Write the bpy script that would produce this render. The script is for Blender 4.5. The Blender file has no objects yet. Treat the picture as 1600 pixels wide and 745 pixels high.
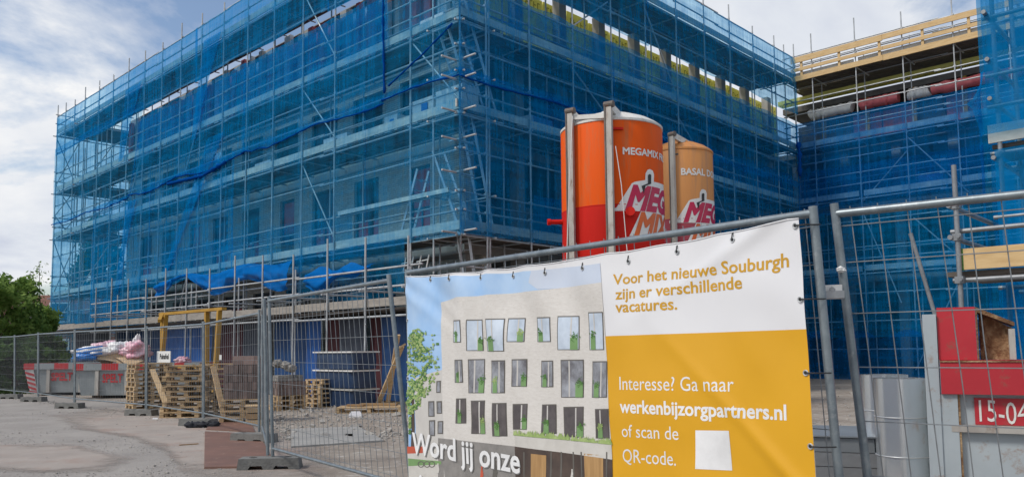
import bpy, bmesh, math, random
import numpy as np
from mathutils import Vector, Matrix, Quaternion, noise as mnoise
R_ = math.radians
rnd = random.Random(7)
SC = bpy.context.scene
COL = SC.collection

# ------------------------------------------------------------------ camera
F_PX, TH, CY, ROLL, CH = 1245.0, 0.0795, 445.5, -0.01, 1.38
cam_d = bpy.data.cameras.new('camera'); cam = bpy.data.objects.new('camera', cam_d); COL.objects.link(cam)
cam_d.sensor_fit = 'HORIZONTAL'; cam_d.sensor_width = 36.0; cam_d.lens = 36.0 * F_PX / 1600
cam_d.shift_y = (CY - 372.5) / 1600; cam_d.clip_start = 0.05; cam_d.clip_end = 3000
cam.matrix_world = Matrix.Translation((0, 0, CH)) @ Matrix.Rotation(math.pi / 2 + TH, 4, 'X') @ Matrix.Rotation(ROLL, 4, 'Z')
SC.camera = cam

# ------------------------------------------------------------------ sky, sun, exposure
SUN_EL, SUN_AZ = R_(50), R_(-115)          # azimuth from +Y, clockwise; the light comes from behind left
W = bpy.data.worlds.new('World'); SC.world = W; W.use_nodes = True
nt = W.node_tree; N = nt.nodes; L = nt.links; N.clear()
out = N.new('ShaderNodeOutputWorld'); bg = N.new('ShaderNodeBackground'); bg.inputs['Strength'].default_value = 0.12
sky = N.new('ShaderNodeTexSky'); sky.sky_type = 'NISHITA'; sky.sun_disc = False
sky.sun_elevation = SUN_EL; sky.sun_rotation = SUN_AZ; sky.air_density = 1.0; sky.dust_density = 1.5
tc = N.new('ShaderNodeTexCoord')
sep = N.new('ShaderNodeSeparateXYZ'); L.new(tc.outputs['Generated'], sep.inputs[0])
def wmath(op, a, b=None, clamp=False):
    n = N.new('ShaderNodeMath'); n.operation = op; n.use_clamp = clamp
    for i, x in enumerate((a, b)):
        if x is None: continue
        if isinstance(x, (int, float)): n.inputs[i].default_value = x
        else: L.new(x, n.inputs[i])
    return n.outputs[0]
zz = wmath('ADD', wmath('MAXIMUM', sep.outputs['Z'], 0.0), 0.22)
cx_ = wmath('DIVIDE', sep.outputs['X'], zz); cy_ = wmath('DIVIDE', sep.outputs['Y'], zz)
comb = N.new('ShaderNodeCombineXYZ'); L.new(cx_, comb.inputs[0]); L.new(cy_, comb.inputs[1])
comb.inputs[2].default_value = 3.7
def wnoise(scale, detail, rough, off):
    m = N.new('ShaderNodeVectorMath'); m.operation = 'ADD'; m.inputs[1].default_value = off; L.new(comb.outputs[0], m.inputs[0])
    n = N.new('ShaderNodeTexNoise'); n.inputs['Scale'].default_value = scale; n.inputs['Detail'].default_value = detail
    n.inputs['Roughness'].default_value = rough; n.inputs['Distortion'].default_value = 0.25
    L.new(m.outputs[0], n.inputs['Vector']); return n.outputs['Fac']
def wramp(fac, stops):
    r = N.new('ShaderNodeValToRGB'); e = r.color_ramp.elements
    e[0].position, e[0].color = stops[0][0], (*stops[0][1], 1); e[1].position, e[1].color = stops[-1][0], (*stops[-1][1], 1)
    for p, c in stops[1:-1]:
        q = e.new(p); q.color = (*c, 1)
    L.new(fac, r.inputs[0]); return r.outputs[0]
cover = wramp(wnoise(1.15, 9, 0.58, (20.7, 29.0, 0)), [(0.435, (0, 0, 0)), (0.53, (1, 1, 1))])
shade = wramp(wnoise(0.95, 7, 0.55, (4.3, 2.2, 1.3)), [(0.38, (3.9, 4.2, 5.0)), (0.47, (5.1, 5.35, 5.8)), (0.57, (6.5, 6.5, 6.5))])
skyb = N.new('ShaderNodeMix'); skyb.data_type = 'RGBA'; skyb.blend_type = 'MULTIPLY'; skyb.inputs['Factor'].default_value = 1.0
L.new(sky.outputs[0], skyb.inputs['A']); skyb.inputs['B'].default_value = (1.0, 1.0, 1.0, 1)
mixc = N.new('ShaderNodeMix'); mixc.data_type = 'RGBA'
L.new(cover, mixc.inputs['Factor']); L.new(skyb.outputs['Result'], mixc.inputs['A']); L.new(shade, mixc.inputs['B'])
L.new(mixc.outputs['Result'], bg.inputs['Color']); L.new(bg.outputs[0], out.inputs['Surface'])
sl = bpy.data.lights.new('sun', 'SUN'); sl.energy = 1.9; sl.angle = R_(11); sl.color = (1.0, 0.95, 0.88)
so = bpy.data.objects.new('sun', sl); COL.objects.link(so)
sd = Vector((math.sin(SUN_AZ) * math.cos(SUN_EL), math.cos(SUN_AZ) * math.cos(SUN_EL), math.sin(SUN_EL)))
so.rotation_euler = (-sd).to_track_quat('-Z', 'Y').to_euler(); so.location = (-20, -10, 40)
SC.view_settings.view_transform = 'Standard'; SC.view_settings.look = 'None'
SC.view_settings.exposure = 0.30; SC.view_settings.gamma = 1.0; SC.view_settings.use_curve_mapping = False
SC.render.engine = 'CYCLES'
SC.cycles.transparent_max_bounces = 24; SC.cycles.max_bounces = 6; SC.cycles.diffuse_bounces = 3
SC.cycles.glossy_bounces = 2; SC.cycles.transmission_bounces = 3

# ------------------------------------------------------------------ pixel and site helpers
def ray(px, py):
    dx, dy = px - 800, py - CY
    a = dx * math.cos(ROLL) + dy * math.sin(ROLL); b = -dx * math.sin(ROLL) + dy * math.cos(ROLL)
    return Vector((a, F_PX * math.cos(TH) + b * math.sin(TH), F_PX * math.sin(TH) - b * math.cos(TH)))
def G(px, py, z=0.0):                       # where a pixel's sight line meets height z
    d = ray(px, py); t = (z - CH) / d.z; return Vector((d.x * t, d.y * t, z))
def at(px, py, Y):                          # ... and distance Y
    d = ray(px, py); t = Y / d.y; return Vector((d.x * t, Y, CH + d.z * t))
PHI = 0.8066
C0 = Vector((-1.289, 20.0, 0)); UD = Vector((math.cos(PHI), math.sin(PHI), 0)); VD = Vector((-math.sin(PHI), math.cos(PHI), 0))
def site(u, v, z=0.0): return C0 + UD * u + VD * v + Vector((0, 0, z))
def tosite(p): d = p - C0; return Vector((d.dot(UD), d.dot(VD), p.z))
def onplane(px, py, axis, val):             # site coordinates where a sight line meets u=val or v=val
    d = ray(px, py); A = UD if axis == 'u' else VD
    o = Vector((0, 0, CH)); t = (val - (o - C0).dot(A)) / d.dot(A); return tosite(o + d * t)

# ------------------------------------------------------------------ materials
MATS = {}
def _new(name):
    m = bpy.data.materials.new(name); m.use_nodes = True; m.node_tree.nodes.clear(); MATS[name] = m
    return m, m.node_tree.nodes, m.node_tree.links
def pmat(name, c1, c2=None, scale=4.0, rough=0.7, metal=0.0, bump=0.0, bscale=None, stain=None, stain_amt=0.35, stain_scale=2.0,
         rand=0.0, stretch=(1, 1, 1), coord='Position', spec=0.5):
    m, n, l = _new(name)
    o = n.new('ShaderNodeOutputMaterial'); b = n.new('ShaderNodeBsdfPrincipled'); l.new(b.outputs[0], o.inputs[0])
    b.inputs['Roughness'].default_value = rough; b.inputs['Metallic'].default_value = metal
    b.inputs['Specular IOR Level'].default_value = spec
    c2 = c2 or tuple(x * 0.75 for x in c1)
    if coord == 'Position': src = n.new('ShaderNodeNewGeometry').outputs['Position']
    else: src = n.new('ShaderNodeTexCoord').outputs['Object']
    mp = n.new('ShaderNodeMapping'); mp.inputs['Scale'].default_value = stretch; l.new(src, mp.inputs['Vector'])
    t = n.new('ShaderNodeTexNoise'); t.inputs['Scale'].default_value = scale; t.inputs['Detail'].default_value = 6; t.inputs['Roughness'].default_value = 0.65
    l.new(mp.outputs[0], t.inputs['Vector'])
    r = n.new('ShaderNodeValToRGB'); r.color_ramp.elements[0].position = 0.32; r.color_ramp.elements[1].position = 0.68
    r.color_ramp.elements[0].color = (*c2, 1); r.color_ramp.elements[1].color = (*c1, 1); l.new(t.outputs['Fac'], r.inputs[0])
    colr = r.outputs[0]
    if stain:
        t2 = n.new('ShaderNodeTexNoise'); t2.inputs['Scale'].default_value = stain_scale; t2.inputs['Detail'].default_value = 8; t2.inputs['Roughness'].default_value = 0.7
        l.new(mp.outputs[0], t2.inputs['Vector'])
        r2 = n.new('ShaderNodeValToRGB'); r2.color_ramp.elements[0].position = 1 - stain_amt - 0.1; r2.color_ramp.elements[1].position = 1 - stain_amt + 0.06
        l.new(t2.outputs['Fac'], r2.inputs[0])
        mx = n.new('ShaderNodeMix'); mx.data_type = 'RGBA'; l.new(r2.outputs[0], mx.inputs['Factor']); l.new(colr, mx.inputs['A'])
        mx.inputs['B'].default_value = (*stain, 1); colr = mx.outputs['Result']
    if rand:
        oi = n.new('ShaderNodeObjectInfo'); mr = n.new('ShaderNodeMapRange'); l.new(oi.outputs['Random'], mr.inputs['Value'])
        mr.inputs['To Min'].default_value = 1 - rand; mr.inputs['To Max'].default_value = 1 + rand
        hs = n.new('ShaderNodeHueSaturation'); l.new(mr.outputs[0], hs.inputs['Value']); l.new(colr, hs.inputs['Color']); colr = hs.outputs[0]
    l.new(colr, b.inputs['Base Color'])
    if bump:
        t3 = n.new('ShaderNodeTexNoise'); t3.inputs['Scale'].default_value = bscale or scale * 6; t3.inputs['Detail'].default_value = 5
        l.new(mp.outputs[0], t3.inputs['Vector'])
        bp_ = n.new('ShaderNodeBump'); bp_.inputs['Strength'].default_value = bump; bp_.inputs['Distance'].default_value = 0.02
        l.new(t3.outputs['Fac'], bp_.inputs['Height']); l.new(bp_.outputs[0], b.inputs['Normal'])
    return m
def leafmat(name, c1, c2):
    m, n, l = _new(name); o = n.new('ShaderNodeOutputMaterial'); mx = n.new('ShaderNodeMixShader'); mx.inputs[0].default_value = .5; l.new(mx.outputs[0], o.inputs[0])
    g = n.new('ShaderNodeNewGeometry'); t = n.new('ShaderNodeTexNoise'); t.inputs['Scale'].default_value = 2.4; t.inputs['Detail'].default_value = 6; l.new(g.outputs['Position'], t.inputs['Vector'])
    r = n.new('ShaderNodeValToRGB'); r.color_ramp.elements[0].position = .35; r.color_ramp.elements[1].position = .65; r.color_ramp.elements[0].color = (*c2, 1); r.color_ramp.elements[1].color = (*c1, 1); l.new(t.outputs['Fac'], r.inputs[0])
    d = n.new('ShaderNodeBsdfDiffuse'); tl = n.new('ShaderNodeBsdfTranslucent'); l.new(r.outputs[0], d.inputs[0]); l.new(r.outputs[0], tl.inputs[0]); l.new(d.outputs[0], mx.inputs[1]); l.new(tl.outputs[0], mx.inputs[2]); return m
def netmat(name, colr, fac, amp=0.3, trans=0.5, tint=(1, 1, 1)):
    m, n, l = _new(name)
    o = n.new('ShaderNodeOutputMaterial'); mx = n.new('ShaderNodeMixShader'); l.new(mx.outputs[0], o.inputs[0])
    tr = n.new('ShaderNodeBsdfTransparent'); tr.inputs[0].default_value = (*tint, 1)
    df = n.new('ShaderNodeBsdfDiffuse'); tl = n.new('ShaderNodeBsdfTranslucent'); m2 = n.new('ShaderNodeMixShader'); m2.inputs[0].default_value = trans
    df.inputs[0].default_value = (*colr, 1); tl.inputs[0].default_value = (*colr, 1)
    l.new(df.outputs[0], m2.inputs[1]); l.new(tl.outputs[0], m2.inputs[2])
    l.new(tr.outputs[0], mx.inputs[1]); l.new(m2.outputs[0], mx.inputs[2])
    g = n.new('ShaderNodeNewGeometry'); mp = n.new('ShaderNodeMapping'); mp.inputs['Scale'].default_value = (1, 1, 0.35); l.new(g.outputs['Position'], mp.inputs[0])
    t = n.new('ShaderNodeTexNoise'); t.inputs['Scale'].default_value = 1.3; t.inputs['Detail'].default_value = 6; t.inputs['Roughness'].default_value = 0.7
    l.new(mp.outputs[0], t.inputs['Vector'])
    mr = n.new('ShaderNodeMapRange'); mr.inputs['From Min'].default_value = 0.25; mr.inputs['From Max'].default_value = 0.75
    mr.inputs['To Min'].default_value = fac - amp / 2; mr.inputs['To Max'].default_value = fac + amp / 2
    l.new(t.outputs['Fac'], mr.inputs['Value'])
    mp2 = n.new('ShaderNodeMapping'); mp2.inputs['Scale'].default_value = (1, 1, 0.06); l.new(g.outputs['Position'], mp2.inputs[0])
    t2 = n.new('ShaderNodeTexNoise'); t2.inputs['Scale'].default_value = 9; t2.inputs['Detail'].default_value = 4; l.new(mp2.outputs[0], t2.inputs['Vector'])   # drawn threads and vertical folds
    mp3 = n.new('ShaderNodeMapping'); mp3.inputs['Scale'].default_value = (0.12, 0.12, 1); l.new(g.outputs['Position'], mp3.inputs[0])
    t3 = n.new('ShaderNodeTexNoise'); t3.inputs['Scale'].default_value = 5; t3.inputs['Detail'].default_value = 5; l.new(mp3.outputs[0], t3.inputs['Vector'])   # slack weft bands
    sm = n.new('ShaderNodeMath'); sm.operation = 'ADD'; l.new(t2.outputs['Fac'], sm.inputs[0]); l.new(t3.outputs['Fac'], sm.inputs[1])
    m4 = n.new('ShaderNodeMapRange'); m4.inputs['From Min'].default_value = 0.7; m4.inputs['From Max'].default_value = 1.3; m4.inputs['To Min'].default_value = -amp * .55; m4.inputs['To Max'].default_value = amp * .55; l.new(sm.outputs[0], m4.inputs['Value'])
    s2 = n.new('ShaderNodeMath'); s2.operation = 'ADD'; s2.use_clamp = True; l.new(mr.outputs[0], s2.inputs[0]); l.new(m4.outputs[0], s2.inputs[1]); l.new(s2.outputs[0], mx.inputs[0])
    return m
def brickmat(name, c1, c2, mortar, bw=0.22, bh=0.065):
    m, n, l = _new(name)
    o = n.new('ShaderNodeOutputMaterial'); b = n.new('ShaderNodeBsdfPrincipled'); l.new(b.outputs[0], o.inputs[0]); b.inputs['Roughness'].default_value = 0.9
    t = n.new('ShaderNodeTexCoord'); s = n.new('ShaderNodeSeparateXYZ'); l.new(t.outputs['Object'], s.inputs[0])
    ad = n.new('ShaderNodeMath'); l.new(s.outputs[0], ad.inputs[0]); l.new(s.outputs[1], ad.inputs[1])
    cb = n.new('ShaderNodeCombineXYZ'); l.new(ad.outputs[0], cb.inputs[0]); l.new(s.outputs[2], cb.inputs[1])
    k = n.new('ShaderNodeTexBrick'); k.inputs['Scale'].default_value = 1.0; k.inputs['Brick Width'].default_value = bw; k.inputs['Row Height'].default_value = bh
    k.inputs['Mortar Size'].default_value = 0.008; k.inputs['Color1'].default_value = (*c1, 1); k.inputs['Color2'].default_value = (*c2, 1); k.inputs['Mortar'].default_value = (*mortar, 1)
    l.new(cb.outputs[0], k.inputs['Vector']); l.new(k.outputs['Color'], b.inputs['Base Color'])
    bp_ = n.new('ShaderNodeBump'); bp_.inputs['Strength'].default_value = 0.4; bp_.inputs['Distance'].default_value = 0.01; bp_.invert = True
    l.new(k.outputs['Fac'], bp_.inputs['Height']); l.new(bp_.outputs[0], b.inputs['Normal'])
    return m
pmat('galv_tube', (0.50, 0.52, 0.53), (0.32, 0.33, 0.34), 3, 0.5, 0.35)
pmat('galv_dark', (0.30, 0.315, 0.33), (0.18, 0.19, 0.20), 6, 0.5, 0.4)
pmat('fence_steel', (0.27, 0.31, 0.33), (0.17, 0.20, 0.22), 9, 0.42, 0.6, stain=(0.35, 0.37, 0.38), stain_amt=0.35, stain_scale=14)
pmat('fence_wire', (0.30, 0.32, 0.33), (0.20, 0.21, 0.22), 9, 0.45, 0.6)
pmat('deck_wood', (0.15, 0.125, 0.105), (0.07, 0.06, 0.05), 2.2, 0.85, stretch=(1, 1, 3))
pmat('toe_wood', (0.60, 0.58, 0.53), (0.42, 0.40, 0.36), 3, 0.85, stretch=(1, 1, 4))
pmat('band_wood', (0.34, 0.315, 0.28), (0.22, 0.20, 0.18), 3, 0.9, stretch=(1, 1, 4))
pmat('new_timber', (0.66, 0.47, 0.24), (0.52, 0.34, 0.15), 3, 0.75, stretch=(1, 1, 6))
pmat('old_timber', (0.34, 0.22, 0.11), (0.20, 0.12, 0.06), 3, 0.85)
pmat('concrete', (0.36, 0.35, 0.33), (0.26, 0.255, 0.24), 2.5, 0.9, bump=0.2)
pmat('concrete_dark', (0.15, 0.145, 0.135), (0.09, 0.088, 0.084), 2.5, 0.9)
pmat('interior_shade', (0.06, 0.06, 0.062), (0.035, 0.035, 0.038), 1.5, 0.95)  # near-black: the darkness of the unlit rooms is put into this colour
brickmat('pale_brick', (0.62, 0.58, 0.50), (0.48, 0.44, 0.37), (0.30, 0.28, 0.26))
brickmat('house_brick', (0.22, 0.10, 0.07), (0.16, 0.07, 0.05), (0.25, 0.22, 0.2))
pmat('roof_tile', (0.20, 0.09, 0.06), (0.12, 0.055, 0.04), 6, 0.85, bump=0.4)
netmat('net', (0.003, 0.29, 0.68), 0.41, 0.38, tint=(.60, .86, 1))
netmat('net_dense', (0.003, 0.20, 0.56), 0.42, 0.36, tint=(.5, .76, 1))
netmat('net_light', (0.004, 0.32, 0.69), 0.31, 0.34, trans=0.6, tint=(.68, .90, 1))
netmat('net_near', (0.004, 0.28, 0.64), 0.52, 0.3, trans=.5, tint=(.6, .86, 1))
netmat('net_roll', (0.003, 0.07, 0.32), 0.95, 0.06, trans=0.25)
netmat('tarp_blue', (0.006, 0.17, 0.55), 0.86, 0.12, trans=0.35)
pmat('curtain_blue', (0.012, 0.075, 0.23), (0.008, 0.04, 0.13), 1.5, 0.6)
pmat('curtain_bright', (0.012, 0.12, 0.42), (0.01, 0.07, 0.28), 1.5, 0.55)
pmat('curtain_grey', (0.075, 0.09, 0.12), (0.04, 0.048, 0.07), 1.5, 0.7)
pmat('curtain_maroon', (0.09, 0.018, 0.025), (0.05, 0.01, 0.016), 1.5, 0.7)
pmat('red_panel', (0.56, 0.085, 0.09), (0.42, 0.06, 0.065), 2, 0.6)
pmat('pink_foil', (0.66, 0.17, 0.18), (0.50, 0.10, 0.11), 4, 0.4, bump=0.5, bscale=9)
pmat('white_foil', (0.78, 0.78, 0.76), (0.60, 0.60, 0.60), 4, 0.4, bump=0.5, bscale=9)
netmat('yellow_board', (0.86, 0.82, 0.32), 1.0, 0.0, trans=0.5)
pmat('board_print', (0.42, 0.38, 0.06), None, 3, 0.7)
pmat('window_frame', (0.05, 0.055, 0.06), None, 3, 0.5)
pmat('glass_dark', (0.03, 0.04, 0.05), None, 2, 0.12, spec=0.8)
pmat('aluminium', (0.62, 0.64, 0.66), (0.5, 0.52, 0.54), 3, 0.35, 0.7)
pmat('asphalt', (0.34, 0.315, 0.29), (0.235, 0.215, 0.20), 0.9, 0.95, bump=0.9, bscale=60, stain=(0.44, 0.41, 0.375), stain_amt=0.40, stain_scale=45)
pmat('dirt', (0.33, 0.29, 0.245), (0.20, 0.165, 0.135), 0.9, 0.97, bump=0.8, bscale=16, stain=(0.52, 0.49, 0.45), stain_amt=0.36, stain_scale=6)
pmat('dust_patch', (0.36, 0.315, 0.28), (0.28, 0.245, 0.22), 1.5, 0.97, stain=(0.30, 0.225, 0.19), stain_amt=0.38, stain_scale=1.2, bump=0.4, bscale=60)
pmat('road_plate', (0.215, 0.115, 0.085), (0.155, 0.088, 0.068), 1.6, 0.65, 0.1, stain=(0.30, 0.21, 0.165), stain_amt=0.33, stain_scale=5)
pmat('rubble', (0.42, 0.40, 0.37), (0.27, 0.25, 0.225), 8, 0.95)
pmat('block_concrete', (0.20, 0.20, 0.19), (0.13, 0.13, 0.125), 8, 0.92, bump=0.4)
pmat('silo_orange', (0.78, 0.105, 0.008), (0.70, 0.088, 0.007), 1.5, 0.55, spec=.12, stain=(0.56, 0.13, 0.04), stain_amt=0.40, stain_scale=4.5, stretch=(1, 1, 0.12))
pmat('silo_red', (0.62, 0.022, 0.014), (0.52, 0.018, 0.012), 1.5, 0.55, spec=.12, stain=(0.45, 0.03, 0.02), stain_amt=0.3, stain_scale=2.5, stretch=(1, 1, 0.25))
pmat('silo_faded', (0.66, 0.28, 0.075), (0.58, 0.235, 0.06), 1.5, 0.5, stain=(0.48, 0.22, 0.09), stain_amt=0.42, stain_scale=4.2, stretch=(1, 1, 0.12))
pmat('silo_plum', (0.42, 0.06, 0.085), (0.36, 0.05, 0.07), 1.5, 0.5)
pmat('silo_white', (0.72, 0.71, 0.67), (0.58, 0.57, 0.54), 3, 0.55, stain=(0.40, 0.36, 0.30), stain_amt=0.35, stain_scale=4)
pmat('logo_white', (0.78, 0.77, 0.74), (0.7, 0.69, 0.66), 3, 0.5)
pmat('logo_red', (0.58, 0.012, 0.075), None, 3, 0.45)
pmat('logo_orange', (0.75, 0.14, 0.02), None, 3, 0.45)
pmat('black_paint', (0.015, 0.015, 0.015), None, 3, 0.5)
pmat('rusty_steel', (0.50, 0.48, 0.44), (0.36, 0.33, 0.30), 4, 0.6, 0.2, stain=(0.18, 0.095, 0.05), stain_amt=0.34, stain_scale=6, stretch=(1, 1, 0.4))
pmat('dark_rail', (0.16, 0.14, 0.125), (0.10, 0.085, 0.075), 4, 0.7, 0.1, stain=(0.20, 0.09, 0.045), stain_amt=0.4, stain_scale=7)
pmat('skip_grey', (0.29, 0.315, 0.325), (0.22, 0.245, 0.255), 2, 0.6, stain=(0.13, 0.085, 0.06), stain_amt=0.30, stain_scale=5)
pmat('skip_rust', (0.16, 0.11, 0.08), (0.09, 0.06, 0.045), 8, 0.85)
pmat('skip_red', (0.48, 0.025, 0.03), (0.38, 0.02, 0.025), 3, 0.5, stain=(0.20, 0.05, 0.035), stain_amt=0.28, stain_scale=7)
pmat('safety_white', (0.72, 0.71, 0.69), None, 4, 0.6)
pmat('pallet_wood', (0.52, 0.38, 0.22), (0.38, 0.26, 0.14), 5, 0.85, rand=0.28, stretch=(1, 1, 5))
pmat('brown_board', (0.42, 0.28, 0.15), (0.30, 0.19, 0.09), 5, 0.85, rand=0.2)
pmat('paver', (0.20, 0.145, 0.125), (0.135, 0.10, 0.09), 9, 0.92, rand=0.30)
pmat('paver_pink', (0.34, 0.235, 0.20), (0.25, 0.175, 0.15), 9, 0.92, rand=0.22)
pmat('stone_grey', (0.30, 0.285, 0.265), (0.20, 0.19, 0.175), 7, 0.92, rand=0.2)
pmat('ochre', (0.44, 0.25, 0.03), (0.32, 0.17, 0.02), 3, 0.7)
pmat('blue_wrap', (0.018, 0.045, 0.11), (0.01, 0.025, 0.06), 3, 0.35, bump=0.5, bscale=9)
pmat('cardboard', (0.50, 0.38, 0.25), (0.40, 0.29, 0.18), 4, 0.85)
pmat('bag_blue', (0.02, 0.20, 0.58), (0.015, 0.14, 0.45), 3, 0.4)
pmat('bag_pink', (0.70, 0.30, 0.40), (0.72, 0.58, 0.62), 3, 0.35, bump=0.4, bscale=14)
pmat('bag_white', (0.75, 0.75, 0.76), (0.62, 0.62, 0.64), 4, 0.4, bump=0.4, bscale=14)
pmat('rag', (0.02, 0.024, 0.035), (0.01, 0.011, 0.014), 9, 0.8)
pmat('sign_white', (0.70, 0.70, 0.67), (0.62, 0.62, 0.6), 4, 0.6)
pmat('sign_grey', (0.40, 0.42, 0.44), None, 4, 0.6)
pmat('zinc', (0.82, 0.85, 0.87), (0.66, 0.70, 0.73), 2.5, 0.2, 0.85, stretch=(1, 1, 0.1))
pmat('zinc_dull', (0.30, 0.33, 0.35), (0.22, 0.24, 0.26), 1.5, 0.45, 0.5)
pmat('wrap_grey', (0.20, 0.21, 0.225), (0.14, 0.15, 0.16), 2, 0.4, bump=0.3)
pmat('container_grey', (0.42, 0.47, 0.50), (0.35, 0.395, 0.42), 2, 0.55, stain=(0.27, 0.14, 0.07), stain_amt=0.33, stain_scale=7)
pmat('container_red', (0.50, 0.022, 0.035), (0.42, 0.018, 0.03), 3, 0.5, stain=(0.24, 0.085, 0.06), stain_amt=0.34, stain_scale=12)
pmat('rust', (0.30, 0.17, 0.08), (0.12, 0.06, 0.03), 9, 0.9, bump=0.6, stain=(0.42, 0.30, 0.17), stain_amt=0.42, stain_scale=9)
leafmat('leaf', (0.30, 0.42, 0.12), (0.13, 0.22, 0.05))
leafmat('leaf_light', (0.28, 0.40, 0.10), (0.15, 0.24, 0.06))
leafmat('leaf_dark', (0.13, 0.22, 0.07), (0.07, 0.125, 0.04))
pmat('bark', (0.10, 0.075, 0.055), None, 6, 0.95)
pmat('grass', (0.07, 0.12, 0.03), (0.05, 0.08, 0.022), 2, 0.95)
pmat('white_plastic', (0.78, 0.78, 0.76), None, 4, 0.4)
pmat('black_plastic', (0.02, 0.02, 0.022), None, 4, 0.5)
# banner inks
pmat('banner_white', (0.73, 0.73, 0.74), (0.70, 0.70, 0.72), 1.0, 0.42)
pmat('banner_yellow', (0.70, 0.36, 0.008), (0.65, 0.33, 0.007), 1.0, 0.42)
pmat('banner_sky', (0.52, 0.66, 0.83), (0.22, 0.43, 0.74), 0.85, 0.42)
pmat('banner_cloud', (0.58, 0.63, 0.72), (0.52, 0.59, 0.71), 1.5, 0.42)
pmat('ink_wall', (0.66, 0.635, 0.60), (0.58, 0.55, 0.51), 22, 0.42, stretch=(1, 1, 4), stain=(0.44, 0.40, 0.35), stain_amt=0.33, stain_scale=45)
pmat('ink_wall_pale', (0.58, 0.56, 0.53), (0.52, 0.50, 0.47), 12, 0.42)
pmat('ink_terrace', (0.60, 0.58, 0.54), (0.52, 0.50, 0.46), 12, 0.42)
pmat('ink_yellow', (0.66, 0.35, 0.015), None, 3, 0.42)
pmat('ink_white', (0.86, 0.86, 0.86), None, 3, 0.42)
pmat('ink_shadow', (0.20, 0.195, 0.19), None, 3, 0.42)
pmat('ink_frame', (0.14, 0.13, 0.115), None, 3, 0.42)
pmat('ink_glass', (0.62, 0.70, 0.80), (0.40, 0.47, 0.56), 6, 0.35)
pmat('ink_glass_mid', (0.36, 0.38, 0.42), (0.10, 0.095, 0.105), 8, 0.35)
pmat('ink_glass_dark', (0.13, 0.115, 0.115), (0.06, 0.052, 0.055), 8, 0.35)
pmat('ink_green', (0.19, 0.34, 0.13), (0.15, 0.27, 0.10), 8, 0.42)
pmat('ink_plant', (0.10, 0.24, 0.05), (0.05, 0.13, 0.025), 40, 0.42)
pmat('ink_leaf', (0.40, 0.50, 0.20), (0.20, 0.31, 0.08), 16, 0.42)
pmat('ink_brown', (0.10, 0.07, 0.055), (0.05, 0.035, 0.03), 8, 0.42)
pmat('ink_wood', (0.48, 0.29, 0.12), (0.32, 0.18, 0.07), 40, 0.42, stretch=(1, 1, 0.05))
pmat('ink_base', (0.27, 0.255, 0.24), (0.20, 0.19, 0.18), 14, 0.42)
pmat('ink_red', (0.55, 0.10, 0.05), None, 8, 0.42)

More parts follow.
